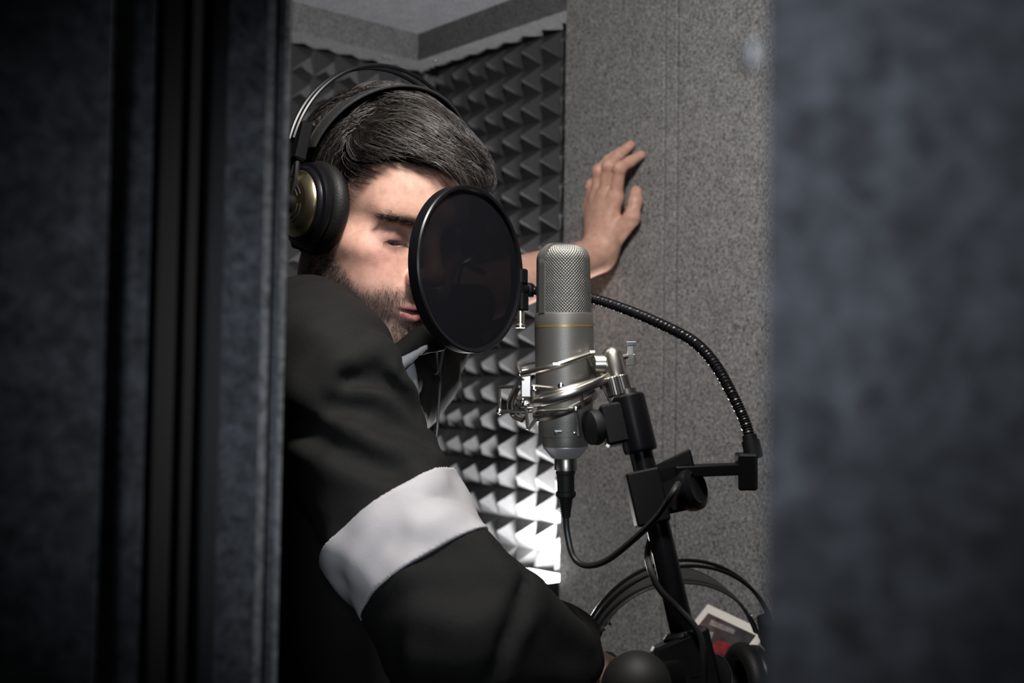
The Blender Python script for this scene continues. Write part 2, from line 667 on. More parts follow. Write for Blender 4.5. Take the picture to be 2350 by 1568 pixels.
def sstep(x, a, b):
    t = np.clip((x - a) / (b - a), 0, 1)
    return t * t * (3 - 2 * t)


def culled(p, c, rad, fn):
    """evaluate fn only near its bounding sphere"""
    d = np.linalg.norm(p - np.asarray(c), axis=1) - rad
    out = np.maximum(d, 0.02) + 0.02
    m_ = d < 0.04
    if m_.any():
        out[m_] = fn(p[m_])
    return out


def surface(f, lo, hi, h, B=6):
    """surface nets on the sparse blocks that meet the zero level of f"""
    lo, hi = np.asarray(lo, float), np.asarray(hi, float)
    bs = B * h
    n = np.ceil((hi - lo) / bs).astype(int)
    # coarse to fine
    g4 = 4
    nc = np.ceil(n / g4).astype(int)
    I = np.stack(np.meshgrid(*[np.arange(k) for k in nc], indexing='ij'), -1).reshape(-1, 3)
    v = f(lo + (I + 0.5) * bs * g4)
    I = I[np.abs(v) < bs * g4 * 1.25]
    sub = np.stack(np.meshgrid(*[np.arange(g4)] * 3, indexing='ij'), -1).reshape(-1, 3)
    I = (I[:, None] * g4 + sub[None]).reshape(-1, 3)
    v = f(lo + (I + 0.5) * bs)
    I = I[np.abs(v) < bs * 1.25]
    s = np.stack(np.meshgrid(*[np.arange(B + 1)] * 3, indexing='ij'), -1).reshape(-1, 3)
    vals = np.empty((len(I), (B + 1) ** 3))
    step = 4000
    for k in range(0, len(I), step):
        pts = lo + (I[k:k + step, None] * B + s[None]).reshape(-1, 3) * h
        vals[k:k + step] = f(pts).reshape(-1, (B + 1) ** 3)
    vals = vals.reshape(-1, B + 1, B + 1, B + 1)
    cor = [vals[:, i:B + i, j:B + j, k:B + k] for i in (0, 1) for j in (0, 1) for k in (0, 1)]
    neg = sum((c < 0).astype(np.int8) for c in cor)
    act = (neg > 0) & (neg < 8)
    bi, ci, cj, ck = np.nonzero(act)
    cell = I[bi] * B + np.stack([ci, cj, ck], 1)
    cv = np.stack([c[act] for c in cor], 1)
    offs = np.array([(i, j, k) for i in (0, 1) for j in (0, 1) for k in (0, 1)], float)
    acc = np.zeros((len(cell), 3))
    cnt = np.zeros(len(cell))
    for a in range(8):
        for b in range(a + 1, 8):
            if np.abs(offs[a] - offs[b]).sum() != 1:
                continue
            m_ = (cv[:, a] < 0) != (cv[:, b] < 0)
            t = cv[m_, a] / (cv[m_, a] - cv[m_, b])
            acc[m_] += offs[a] + t[:, None] * (offs[b] - offs[a])
            cnt[m_] += 1
    V = lo + (cell + acc / cnt[:, None]) * h
    N = n * B + 2
    key = (cell[:, 0] * N[1] + cell[:, 1]) * N[2] + cell[:, 2]
    order = np.argsort(key)
    sk = key[order]
    Q = []
    for ax in range(3):
        o1 = np.zeros(3, int)
        o2 = np.zeros(3, int)
        o1[(ax + 1) % 3] = 1
        o2[(ax + 2) % 3] = 1
        e = np.zeros(3, int)
        e[ax] = 1
        ia = 0
        ib = e[0] * 4 + e[1] * 2 + e[2]
        m_ = (cv[:, ia] < 0) != (cv[:, ib] < 0)
        flip = cv[m_, ia] < 0
        cs = [cell[m_], cell[m_] - o1, cell[m_] - o1 - o2, cell[m_] - o2]
        ids, ok = [], np.ones(m_.sum(), bool)
        for c in cs:
            kk = (c[:, 0] * N[1] + c[:, 1]) * N[2] + c[:, 2]
            pos = np.clip(np.searchsorted(sk, kk), 0, len(sk) - 1)
            ok &= sk[pos] == kk
            ids.append(order[pos])
        q = np.stack(ids, 1)
        q[~flip] = q[~flip][:, ::-1]
        Q.append(q[ok])
    return V, np.vstack(Q)


def grad(f, p, e=0.0006):
    g = np.stack([f(p + d) - f(p - d) for d in np.eye(3) * e], 1)
    return g / (np.linalg.norm(g, axis=1, keepdims=True) + 1e-9)


def quad_obj(name, V, Q, mat, parent, attr=None):
    """fast mesh from quad arrays (world coordinates)"""
    V = V - np.array(parent['_o'])
    me = bpy.data.meshes.new(name)
    me.vertices.add(len(V))
    me.vertices.foreach_set('co', V.astype(np.float32).ravel())
    k = Q.shape[1]
    me.loops.add(len(Q) * k)
    me.loops.foreach_set('vertex_index', Q.astype(np.int32).ravel())
    me.polygons.add(len(Q))
    me.polygons.foreach_set('loop_start', np.arange(0, len(Q) * k, k, dtype=np.int32))
    me.update(calc_edges=True)
    me.validate()
    for nm, (kind, data) in (attr or {}).items():
        a = me.attributes.new(nm, kind, 'POINT')
        a.data.foreach_set('color' if kind == 'FLOAT_COLOR' else 'value', data.astype(np.float32).ravel())
    me.materials.append(MAT[mat])
    me.shade_smooth()
    o = bpy.data.objects.new(name, me)
    COL.objects.link(o)
    o.parent = parent
    o['_o'] = list(parent['_o'])
    return o


def march(f, px, py, d0=0.5, d1=2.5):
    """first surface of f along the view ray of a photograph pixel"""
    r = ray(px, py)
    L = np.linalg.norm(r)
    d = d0
    for _ in range(200):
        v = f((C_O + r * d)[None])[0]
        if v < 0.0004 or d > d1:
            break
        d += max(v, 0.0004) * 0.8 / L
    return C_O + r * d


# ------------------------------------------------------------------ head pose
PSI, PHI, HROLL = math.radians(41.5), math.radians(20), math.radians(0)
f0 = np.array([math.sin(PSI), -math.cos(PSI), 0])
H_Y = f0 * math.cos(PHI) - np.array([0, 0, 1]) * math.sin(PHI)
H_Z = f0 * math.sin(PHI) + np.array([0, 0, 1]) * math.cos(PHI)
H_X = np.cross(H_Y, H_Z)                     # towards his right, near the camera
HM = np.stack([H_X, H_Y, H_Z], 1)
HEYE = np.array([0.031, 0.083, 0.013])
H_O = P(908, 537, 1.13) - HM @ HEYE


def to_head(p):
    return (p - H_O) @ HM


def HP(x, y, z):
    return H_O + HM @ np.array([x, y, z])


def head_sdf(q):
    """q in head coordinates: x his right, y forward, z up, origin between the ears"""
    qs = q.copy()
    qs[:, 0] = np.abs(q[:, 0])               # symmetric
    d = s_ell(qs, (0, -0.002, 0.045), (0.0735, 0.096, 0.088))
    d = smin(d, s_ell(qs, (0, 0.046, 0.048), (0.060, 0.052, 0.052)), 0.03)
    d = smin(d, s_ell(qs, (0, 0.036, -0.028), (0.055, 0.058, 0.062)), 0.03)
    d = smin(d, s_cap(qs, (0.053, 0.0, -0.045), (0.049, 0.018, -0.068), 0.017, 0.015), 0.03)
    d = smin(d, s_cap(qs, (0.049, 0.018, -0.068), (0.014, 0.078, -0.088), 0.015, 0.017), 0.026)
    d = smin(d, s_ell(qs, (0, 0.083, -0.086), (0.022, 0.017, 0.017)), 0.016)
    d = smin(d, s_ell(qs, (0.045, 0.058, -0.008), (0.022, 0.026, 0.017)), 0.022)
    d = smin(d, s_ell(qs, (0.03, 0.066, -0.04), (0.024, 0.026, 0.026)), 0.02)
    d = smin(d, s_ell(qs, (0.046, 0.030, -0.036), (0.017, 0.034, 0.034)), 0.024)
    # brow ridge, orbit, lids
    d = smin(d, s_cap(qs, (0.012, 0.0905, 0.036), (0.042, 0.0765, 0.035), 0.0095, 0.006), 0.018)
    d = smax(d, -s_ell(qs, (0.031, 0.1035, 0.0135), (0.022, 0.0245, 0.0125)), 0.012)
    d = smin(d, s_ell(qs, (0.0315, 0.0742, 0.0095), (0.0160, 0.0142, 0.0125)), 0.006)
    # lid crease and the narrow opening of a lowered eye
    d = smax(d, -s_ell(qs, (0.031, 0.0935, 0.0195), (0.016, 0.006, 0.0009)), 0.003)
    d = smax(d, -s_ell(qs, (0.0312, 0.0915, 0.0042), (0.0138, 0.0090, 0.0027)), 0.0018)
    # nose
    d = smin(d, s_cap(qs, (0, 0.0925, 0.024), (0, 0.1145, -0.014), 0.0075, 0.0095), 0.012)
    d = smin(d, s_ell(qs, (0, 0.1155, -0.0195), (0.0115, 0.0115, 0.0105)), 0.008)
    d = smin(d, s_ell(qs, (0.0135, 0.1055, -0.0235), (0.0075, 0.0105, 0.0085)), 0.005)
    d = smax(d, -s_cap(qs, (0.0225, 0.1045, -0.0175), (0.0225, 0.097, -0.032), 0.0012, 0.0012), 0.005)
    d = smax(d, -s_ell(qs, (0.007, 0.1125, -0.0325), (0.0038, 0.0065, 0.0045)), 0.003)
    # mouth
    d = smin(d, s_ell(qs, (0, 0.081, -0.05), (0.031, 0.0195, 0.022)), 0.014)
    d = smin(d, s_cap(qs, (0.021, 0.0905, -0.0565), (0.005, 0.1015, -0.053), 0.0035, 0.0055), 0.005)
    d = smin(d, s_cap(qs, (0.019, 0.0905, -0.0605), (0.0, 0.0995, -0.0645), 0.0038, 0.0068), 0.005)
    d = smax(d, -s_ell(qs, (0, 0.104, -0.0582), (0.021, 0.0125, 0.0016)), 0.002)
    d = smax(d, -s_ell(qs, (0, 0.1035, -0.0745), (0.018, 0.0075, 0.0045)), 0.006)
    # ear
    d = smin(d, s_ell(qs, (0.0745, -0.008, 0.0), (0.007, 0.017, 0.029)), 0.008)
    return d


# ------------------------------------------------------------------ body joints (world)
NECK_B = np.array([*(H_O + np.array([-0.045, 0.02, 0]))[:2], H_O[2] - 0.175])
SHR = P(738, 872, 1.02)
MIDR = P(916, 1230, 0.955)
ELR = P(1062, 1452, 0.92)
FOR = P(1332, 1562, 0.975)
WRR = P(1600, 1690, 1.05)
SHL = np.array([NECK_B[0] + 0.06, NECK_B[1] + 0.17, SHR[2] + 0.01])
ELL = P(1050, 692, 1.50)


def Wp(px, py, off):
    """point in front of the felt panel of the right wall"""
    return hit_plane(px, py, NR, 0.02 + off)


WRL = Wp(1373, 586, 0.034)
HAND = {
    'index': (Wp(1412, 454, .034), Wp(1422, 386, .044), Wp(1446, 371, .026), Wp(1471, 356, .008)),
    'middle': (Wp(1387, 450, .037), Wp(1397, 380, .048), Wp(1420, 357, .028), Wp(1447, 333, .008)),
    'ring': (Wp(1369, 455, .034), Wp(1374, 392, .044), Wp(1396, 368, .026), Wp(1424, 346, .008)),
    'pinky': (Wp(1356, 469, .028), Wp(1357, 424, .036), Wp(1372, 408, .024), Wp(1396, 392, .007)),
}
FR = {'index': .0088, 'middle': .0090, 'ring': .0085, 'pinky': .0072}
THUMB = (Wp(1418, 545, .026), Wp(1450, 500, .022), Wp(1458, 462, .017), Wp(1460, 440, .011))


def hand_sdf(p):
    d = None
    palm = None
    for k, (a, b, c, e) in HAND.items():
        m_ = s_cap(p, WRL + (a - WRL) * 0.12, a, 0.0165, 0.0118)
        palm = m_ if palm is None else smin(palm, m_, 0.012)
    palm = smin(palm, s_cap(p, WRL, THUMB[1], 0.017, 0.0115), 0.010)
    palm = smin(palm, s_cap(p, WRL + (THUMB[0] - WRL) * .5, HAND['index'][0] + (WRL - HAND['index'][0]) * .3, 0.015, 0.009), 0.010)
    fs = None
    for k, (a, b, c, e) in HAND.items():
        r = FR[k]
        g = s_cap(p, a, b, r * 1.12, r * 0.98)
        g = smin(g, s_ell(p, b, (r * 1.0,) * 3), 0.004)
        g = smin(g, s_cap(p, b, c, r * 0.95, r * 0.90), 0.004)
        g = smin(g, s_cap(p, c, e, r * 0.90, r * 0.74), 0.003)
        fs = g if fs is None else smin(fs, g, 0.0015)
    t = s_cap(p, THUMB[1], THUMB[2], 0.0105, 0.0098)
    t = smin(t, s_cap(p, THUMB[2], THUMB[3], 0.0102, 0.0085), 0.004)
    t = smin(t, palm, 0.006)
    return smin(t, fs, 0.007)


def body_sdf(p):
    d = culled(p, H_O + HM @ np.array([0, 0.0, 0.01]), 0.155, lambda x: head_sdf(to_head(x)))
    nk = s_cap(p, HP(0, -0.022, -0.035), NECK_B, 0.053, 0.060)
    d = smin(d, nk, 0.03)
    d = smin(d, s_cap(p, HP(0, 0.045, -0.085), NECK_B + np.array([0.045, -0.02, 0.01]), 0.020, 0.035), 0.03)
    sh = smin(s_cap(p, NECK_B + np.array([0, 0, -.03]), SHR, 0.07, 0.042), s_cap(p, NECK_B + np.array([0, 0, -.03]), SHL, 0.07, 0.042), 0.04)
    d = smin(d, sh, 0.05)
    d = smin(d, s_ell(p, NECK_B + np.array([-0.02, 0.0, -0.2]), (0.095, 0.15, 0.19)), 0.06)
    arm = smin(s_cap(p, SHR, ELR, 0.044, 0.037), s_cap(p, ELR, WRR, 0.038, 0.027), 0.02)
    arm = smin(arm, s_cap(p, WRR, WRR + (WRR - ELR) * 0.32, 0.025, 0.018), 0.02)
    d = smin(d, arm, 0.02)
    la = smin(s_cap(p, SHL, ELL, 0.043, 0.036), s_cap(p, ELL, WRL, 0.040, 0.0255), 0.02)
    d = smin(d, la, 0.02)
    hd = culled(p, HAND['middle'][0], 0.14, hand_sdf)
    return smin(d, hd, 0.014)


# ------------------------------------------------------------------ jacket
AX_U = nrm(MIDR - SHR)


def ridge(p, pts, r0, r1):
    d = None
    n = len(pts)
    for i in range(n - 1):
        ra = r0 + (r1 - r0) * i / (n - 1)
        rb = r0 + (r1 - r0) * (i + 1) / (n - 1)
        c = s_cap(p, pts[i], pts[i + 1], ra, rb)
        d = c if d is None else np.minimum(d, c)
    return d


def sleeve_r(p):
    d = s_cap(p, SHR, MIDR, 0.062, 0.057)
    d = smin(d, s_cap(p, MIDR, ELR, 0.057, 0.061), 0.02)
    return d


def fore_r(p):
    d = s_cap(p, ELR, FOR, 0.060, 0.050)
    cut = (p - P(1364, 1528, 0.95)) @ nrm(C_R * .84 - C_U * .5 + C_F * .2)
    d = smax(d, cut, 0.012)
    return smax(d, -s_cap(p, FOR - nrm(FOR - ELR) * 0.03, FOR + nrm(FOR - ELR) * .05, 0.038, 0.040), 0.006)


def jacket_base(p):
    t = s_ell(p, NECK_B + np.array([-0.035, 0.01, -0.27]), (0.125, 0.17, 0.30))
    yoke = smin(s_cap(p, NECK_B + np.array([-.02, -.02, -.035]), SHR, 0.082, 0.06), s_cap(p, NECK_B + np.array([-.01, .02, -.04]), SHL, 0.078, 0.058), 0.03)
    d = smin(t, yoke, 0.07)
    d = smin(d, s_ell(p, P(705, 760, 1.09), (0.055, 0.07, 0.05)), 0.05)
    d = smin(d, s_ell(p, NECK_B + np.array([-0.05, -0.045, -0.35]), (0.12, 0.15, 0.30)), 0.05)
    d = smin(d, sleeve_r(p), 0.035)
    d = smin(d, fore_r(p), 0.03)
    ls = s_cap(p, SHL, ELL + (WRL - ELL) * 0.05, 0.055, 0.043)
    d = smin(d, ls, 0.04)
    return d


def q3(*pp):
    return [march(jacket_base, x, y) for x, y in pp]


def along(pts, push):
    """move surface points towards the inside (negative) or outside"""
    pts = np.array(pts)
    return pts + grad(jacket_base, pts) * push


FOLDS = []
for pts, rr, push in (
    # ridges across the shoulder, upper sleeve and elbow, read from the lit folds
    ([(775, 898), (850, 908), (920, 945), (985, 1005)], 0.008, -0.004),
    ([(790, 850), (860, 858), (920, 900), (965, 960)], 0.007, -0.0035),
    ([(690, 930), (790, 985), (880, 1035), (990, 1045)], 0.009, -0.005),
    ([(850, 800), (890, 830), (930, 890), (985, 965)], 0.006, -0.003),
    ([(690, 885), (745, 852), (800, 832), (860, 815)], 0.004, -0.002),
    ([(660, 720), (740, 760), (820, 800), (880, 810)], 0.008, -0.006),
    ([(700, 1030), (790, 1085), (880, 1115), (960, 1100)], 0.007, -0.0045),
    ([(1000, 1105), (965, 1150), (1020, 1185), (1095, 1222)], 0.006, -0.003),
    ([(955, 1205), (1000, 1215), (1060, 1240), (1095, 1240)], 0.006, -0.003),
    ([(775, 1245), (820, 1280), (880, 1350)], 0.006, -0.003),
    ([(840, 1210), (880, 1270), (930, 1320)], 0.006, -0.0035),
    ([(1120, 1265), (1160, 1320), (1195, 1350)], 0.008, -0.004),
    ([(1205, 1350), (1195, 1410), (1165, 1480), (1140, 1560)], 0.006, -0.002),
    ([(960, 1420), (1040, 1440), (1120, 1435), (1180, 1410)], 0.007, -0.0045),
    ([(960, 1510), (1050, 1520), (1130, 1510)], 0.008, -0.005),
    ([(1240, 1380), (1290, 1420), (1340, 1470)], 0.009, -0.005),
):
    FOLDS.append((along(catmull(q3(*pts), 4), push), rr))
GROOVES = []
for pts, rr, push in (
    ([(770, 930), (870, 950), (975, 1025)], 0.004, 0.0032),
    ([(800, 875), (880, 885), (955, 950)], 0.0035, 0.003),
    ([(1195, 1345), (1180, 1410), (1150, 1490), (1125, 1560)], 0.003, 0.0024),
    ([(690, 985), (790, 1035), (900, 1080)], 0.004, 0.0032),
):
    GROOVES.append((along(catmull(q3(*pts), 5), push), rr))
COLLAR = []
for i in range(25):
    a = 2 * math.pi * i / 24
    COLLAR.append(NECK_B + np.array([0.072 * math.cos(a) + 0.01, 0.075 * math.sin(a), 0.045 - 0.03 * math.cos(a)]))


def wrinkle(p):
    return (0.0014 * np.sin(p @ np.array([31., 22, 57]) + 2 * np.sin(p @ np.array([17., 41, 13])))
            + 0.0011 * np.sin(p @ np.array([71., -43, 39]) + 2.3 * np.sin(p @ np.array([-37., 29, 51]))))


def jacket_sdf(p):
    d = jacket_base(p)
    for pts, r in FOLDS:
        c, rad = pts.mean(0), np.linalg.norm(pts - pts.mean(0), axis=1).max() + 0.03
        m_ = np.linalg.norm(p - c, axis=1) < rad
        if m_.any():
            d[m_] = smin(d[m_], ridge(p[m_], pts, r, r * .7), 0.022)
    for pts, r in GROOVES:
        c, rad = pts.mean(0), np.linalg.norm(pts - pts.mean(0), axis=1).max() + 0.03
        m_ = np.linalg.norm(p - c, axis=1) < rad
        if m_.any():
            d[m_] = smax(d[m_], -ridge(p[m_], pts, r, r * .6), 0.02)
    m_ = np.linalg.norm(p - NECK_B, axis=1) < 0.14
    if m_.any():
        d[m_] = smin(d[m_], ridge(p[m_], COLLAR, 0.013, 0.013), 0.02)
    return d + wrinkle(p)


# seams of the white band round the sleeve, as planes across the arm
def band_planes():
    a, b = march(jacket_base, 800, 1206), march(jacket_base, 1000, 1086)
    c, d = march(jacket_base, 880, 1348), march(jacket_base, 1090, 1228)
    ax = nrm(ELR - SHR)

    def pl(u, v):
        n = ax - nrm(v - u) * np.dot(ax, nrm(v - u))
        return (u + v) / 2, nrm(n)
    return pl(a, b), pl(c, d)


(BP1, BN1), (BP2, BN2) = band_planes()


def band_sdf(p):
    j0 = jacket_sdf(p)
    fold = np.sin(p @ np.array([38., 30., 62.]) + 2.2 * np.sin(p @ np.array([26., -18., 14.])))
    fold2 = np.sin(p @ np.array([-60., 20., 48.]) + 1.5 * np.sin(p @ np.array([31., 44., -20.])))
    d = j0 - 0.0026 - 0.0011 * fold - 0.0009 * fold2
    d = np.maximum(d, -j0 - 0.003)
    d = np.maximum(d, -((p - BP1) @ BN1))
    d = np.maximum(d, (p - BP2) @ BN2)
    return np.maximum(d, sleeve_r(p) - 0.014)


# ------------------------------------------------------------------ person
person = thing('person', 'man in black jacket with white sleeve band singing, leaning a hand on the wall', 'person', (H_O[0] - 0.06, H_O[1] + 0.02, 0.0))
V, Q = surface(body_sdf, (-0.55, 0.80, 1.05), (0.45, 1.95, 1.83), 0.0017)
hq = to_head(V)
near = np.linalg.norm(hq, axis=1) < 0.17
tint = np.empty((len(V), 4))
SK = np.array([0.56, 0.33, 0.255])
tint[:, :3] = SK
tint[:, 3] = 1
hx, hy, hz = np.abs(hq[:, 0]), hq[:, 1], hq[:, 2]


def blend(mask, col, w=1.0):
    k = (np.clip(mask, 0, 1) * w)[:, None]
    tint[:, :3] = tint[:, :3] * (1 - k) + np.array(col) * k


def gs(c, r):
    return np.exp(-(((hx - c[0]) / r[0]) ** 2 + ((hy - c[1]) / r[1]) ** 2 + ((hz - c[2]) / r[2]) ** 2))


def hairline(y):
    return np.interp(y, [-.11, -.03, 0.005, .018, .028, .042, .056, .07, .085, .1], [-.06, -.05, -.03, -.02, .02, .048, .07, .080, .083, .083])


def beard_mask(hx, hy, hz):
    up = np.interp(hy, [0.0, 0.02, 0.04, 0.055, 0.067, 0.078, 0.086, 0.093, 0.11], [.0, -.005, -.013, -.027, -.036, -.046, -.047, -.037, -.034])
    m_ = 1 - sstep(hz - up, -0.014, 0.006)
    # bare cheek patch beside the mouth, lips, under-lip
    m_ = m_ * (1 - 0.65 * np.exp(-(((hx - .035) / .012) ** 2 + ((hz + .062) / .011) ** 2 + ((hy - .075) / .02) ** 2)))
    lips = np.exp(-((hx / .021) ** 4 + ((hz + .0585) / .0115) ** 4)) * (hy > .07)
    m_ = m_ * (1 - lips)
    m_ = m_ * sstep(hz, -0.150, -0.120) * (hy > -0.01)
    return m_


BM = beard_mask(hx, hy, hz) * near
blend(gs((.046, .075, -.015), (.022, .03, .018)) * near, (0.57, 0.27, 0.22), 0.6)
blend(gs((.0, .12, -.02), (.014, .02, .012)) * near, (0.57, 0.26, 0.215), 0.6)
blend(gs((.031, .09, .010), (.020, .03, .013)) * near, (0.22, 0.10, 0.085), 0.75)  # darker lid skin, with the shade under the brow painted in
blend(np.exp(-((hx / .0215) ** 4 + ((hz + .0588) / .0095) ** 4)) * (hy > .085) * near, (0.36, 0.125, 0.125), 0.9)
blend(BM * (0.62 + 0.24 * sstep(-hz, 0.06, 0.08)), (0.06, 0.040, 0.033), 1.0)
blend(sstep(hz - hairline(hy), -0.004, 0.004) * near, (0.02, 0.015, 0.012), 1.0)
# nails and knuckle redness
for k, (a, b, c, e) in HAND.items():
    blend(np.exp(-(np.linalg.norm(V - e, axis=1) / .010) ** 4), (0.60, 0.32, 0.27), .7)
    blend(np.exp(-(np.linalg.norm(V - b, axis=1) / .010) ** 2), (0.57, 0.30, 0.24), .6)
blend(np.exp(-(np.linalg.norm(V - THUMB[3], axis=1) / .011) ** 4), (0.62, 0.34, 0.28), .7)
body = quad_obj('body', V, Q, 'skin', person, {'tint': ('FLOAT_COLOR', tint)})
tag(body, 'fair skin with short dark beard')

for sx in (1, -1):
    c = HP(0.0312 * sx, 0.0742, 0.008)
    g = nrm(HM @ np.array([0.02 * sx, 0.86, -0.50]))
    eye = MB().lathe(c, g, [(0.0127 * math.sin(a), -0.0127 * math.cos(a)) for a in np.linspace(0.02, math.pi - 0.02, 20)], 28).build('eye', 'eye_white', person)
    MB().lathe(c, g, [(0.0129 * math.sin(a), 0.0131 * math.cos(a)) for a in np.linspace(0.48, 0.01, 7)], 24).build('iris', 'iris', eye)


# ---- strands
def strands(P3, r0, r1, seg=3):
    """P3: (n, m, 3) polylines -> tapered three-sided tubes"""
    n, m_, _ = P3.shape
    T = np.gradient(P3, axis=1)
    T /= np.linalg.norm(T, axis=2, keepdims=True) + 1e-9
    ref = RNG.normal(size=(n, 1, 3))
    U = np.cross(T, np.broadcast_to(ref, T.shape))
    U /= np.linalg.norm(U, axis=2, keepdims=True) + 1e-9
    W = np.cross(T, U)
    rad = np.linspace(1, 0, m_)[None, :, None]
    rad = r1 + (r0 - r1) * rad ** 0.7
    rings = []
    for k in range(seg):
        a = 2 * math.pi * k / seg
        rings.append(P3 + rad * (math.cos(a) * U + math.sin(a) * W))
    V = np.stack(rings, 2).reshape(-1, 3)
    base = (np.arange(n) * m_ * seg)[:, None, None] + (np.arange(m_ - 1) * seg)[None, :, None]
    k = np.arange(seg)[None, None]
    k2 = (k + 1) % seg
    Q = np.stack([base + k, base + k2, base + seg + k2, base + seg + k], -1).reshape(-1, 4)
    return V, Q


def scalp(q):
    d = s_ell(q, (0, -0.002, 0.045), (0.0735, 0.096, 0.088))
    return smin(d, s_ell(q, (0, 0.046, 0.048), (0.060, 0.052, 0.052)), 0.03)


def head_project(q, off, it=4, f=None):
    f = f or head_sdf
    for _ in range(it):
        d = f(q) - off
        q = q - grad(f, q, 0.002) * d[:, None] * 0.9
    return q


def hair_thick(q):
    x, y, z = q[:, 0], q[:, 1], q[:, 2]
    top = sstep(z, 0.03, 0.10)
    front = sstep(y, 0.02, 0.085) * sstep(z, 0.05, 0.085)
    lf = sstep(-x, 0.0, 0.06)
    return 0.006 + 0.008 * top + 0.010 * front * (0.4 + 0.6 * lf) - 0.003 * lf * (1 - front)


def fbm(q, s, seed=0):
    r = np.random.default_rng(seed)
    out = np.zeros(len(q))
    for k in range(5):
        w = r.normal(size=3) * s
        out += np.sin(q @ w + r.uniform(0, 6.28))
    return out / 2.2


def cap_sdf_world(p):
    q = to_head(p)
    d = head_sdf(q)
    mk = sstep(q[:, 2] - hairline(q[:, 1]), -0.006, 0.012)
    th = -0.004 + (0.004 + 0.8 * hair_thick(q) + 0.0015 * fbm(q, 120, 3)) * mk
    return d - th


hV, hQ = surface(cap_sdf_world, H_O - 0.17, H_O + 0.17, 0.0026)
NH = 15000
u = RNG.normal(size=(NH * 3, 3))
u /= np.linalg.norm(u, axis=1, keepdims=True)
q = head_project(np.array([0, 0, .045]) + u * np.array([.078, .1, .092]), 0.0, 3, scalp)
q = q[(q[:, 2] > hairline(q[:, 1]) + 0.001)][:NH]
ext = q[(q[:, 0] > -.01) & (q[:, 0] < .065) & (q[:, 2] > .06)][:2600]
ext = head_project(ext + RNG.normal(size=ext.shape) * .002, 0.0, 2, scalp)
q = np.vstack([q, ext])
is_ext = np.arange(len(q)) >= len(q) - len(ext)
n = len(q)
clump = fbm(q, 70, 1)
clump2 = fbm(q, 70, 2)
lay = RNG.uniform(0.25, 1.12, n)
lay[is_ext] = RNG.uniform(.9, 1.2, is_ext.sum())
jit = np.where(is_ext, RNG.uniform(-2.2, 1.2, n), RNG.normal(size=n) * .5)
length = 0.024 + 0.034 * sstep(q[:, 2], 0.03, 0.1) * RNG.uniform(.7, 1.15, n)
length *= 1 - 0.5 * sstep(q[:, 0], 0.02, 0.05) * sstep(q[:, 1], 0.03, 0.06)
m_seg = 9
pts = [q]
cur = q.copy()
for s in range(1, m_seg):
    t = s / (m_seg - 1)
    x, y, z = cur[:, 0], cur[:, 1], cur[:, 2]
    side = sstep(x + 0.02 * jit, 0.026, 0.060) * (1 - sstep(y, 0.028, 0.05))   # right of the parting, towards the near ear
    sidel = sstep(-x, 0.05, 0.08)
    back = sstep(-y, 0.02, 0.08)
    d_top = np.stack([-0.75 - 0.25 * clump, 0.72 + 0.3 * clump2, -0.05 - 0.35 * t + 0 * x], 1)
    d_side = np.stack([0.1 + 0 * x, -0.18 + 0.35 * clump2, -1.0 + 0 * x], 1)
    d_l = np.stack([0 * x, 0.35 + 0.2 * clump, -0.9 + 0 * x], 1)
    d_b = np.stack([0.1 * clump, -0.1 + 0 * x, -1 + 0 * x], 1)
    D = d_top * (1 - side)[:, None] + d_side * side[:, None]
    D = D * (1 - sidel)[:, None] + d_l * sidel[:, None]
    D = D * (1 - back)[:, None] + d_b * back[:, None]
    D += 0.22 * np.stack([fbm(cur, 160, 5), fbm(cur, 160, 6), fbm(cur, 160, 7)], 1) + RNG.normal(size=(n, 3)) * 0.06
    D /= np.linalg.norm(D, axis=1, keepdims=True)
    off = hair_thick(cur) * lay * (math.sin(min(1, t * 1.6) * math.pi / 2)) + 0.0012 * clump * t + 0.0008
    cur = cur + D * (length / (m_seg - 1))[:, None]
    cur = head_project(cur, off, 2, scalp)
    pts.append(cur.copy())
S3 = np.stack(pts, 1)
S3 = H_O + S3 @ HM.T
sV, sQ = strands(S3, 0.00034, 0.00010)
tone_s = np.repeat(np.clip(0.28 + 0.25 * clump + 0.2 * clump2 + RNG.normal(size=n) * 0.28, 0, 1), m_seg * 3)
allV = np.vstack([hV, sV])
allQ = np.vstack([hQ, sQ + len(hV)])
tone = np.concatenate([np.zeros(len(hV)), tone_s])
hair = quad_obj('hair', allV, allQ, 'hair', person, {'tone': ('FLOAT', tone)})
hair.data.materials.append(MAT['hair_core'])
mi = np.zeros(len(hair.data.polygons), np.int32)
mi[:len(hQ)] = 1
hair.data.polygons.foreach_set('material_index', mi)
tag(hair, 'short dark brown hair swept over the forehead')

# ---- beard stubble, eyebrows, lashes
NB = 13500
u = RNG.normal(size=(NB * 6, 3))
u /= np.linalg.norm(u, axis=1, keepdims=True)
q = head_project(np.array([0, 0.04, -.045]) + u * np.array([.065, .065, .07]), 0.0)
bm_ = beard_mask(np.abs(q[:, 0]), q[:, 1], q[:, 2])
q = q[(RNG.uniform(size=len(q)) < bm_ * 0.9) & (q[:, 2] < 0.0)][:NB]
n = len(q)
g = grad(head_sdf, q, 0.002)
D = np.array([0, 0.25, -1.0]) + 0.7 * g + RNG.normal(size=(n, 3)) * 0.3
D /= np.linalg.norm(D, axis=1, keepdims=True)
ln = RNG.uniform(0.0025, 0.006, n)[:, None]
B3 = np.stack([q - g * .0005, q + D * ln * .5 + g * .0004, q + D * ln + g * 0.0002], 1)
bV, bQ = strands(H_O + B3 @ HM.T, 0.00017, 0.00006)
bd = quad_obj('beard', bV, bQ, 'beard', person, {'tone': ('FLOAT', np.repeat(RNG.uniform(0, 1, n), 9))})
tag(bd, 'short dark stubble beard')
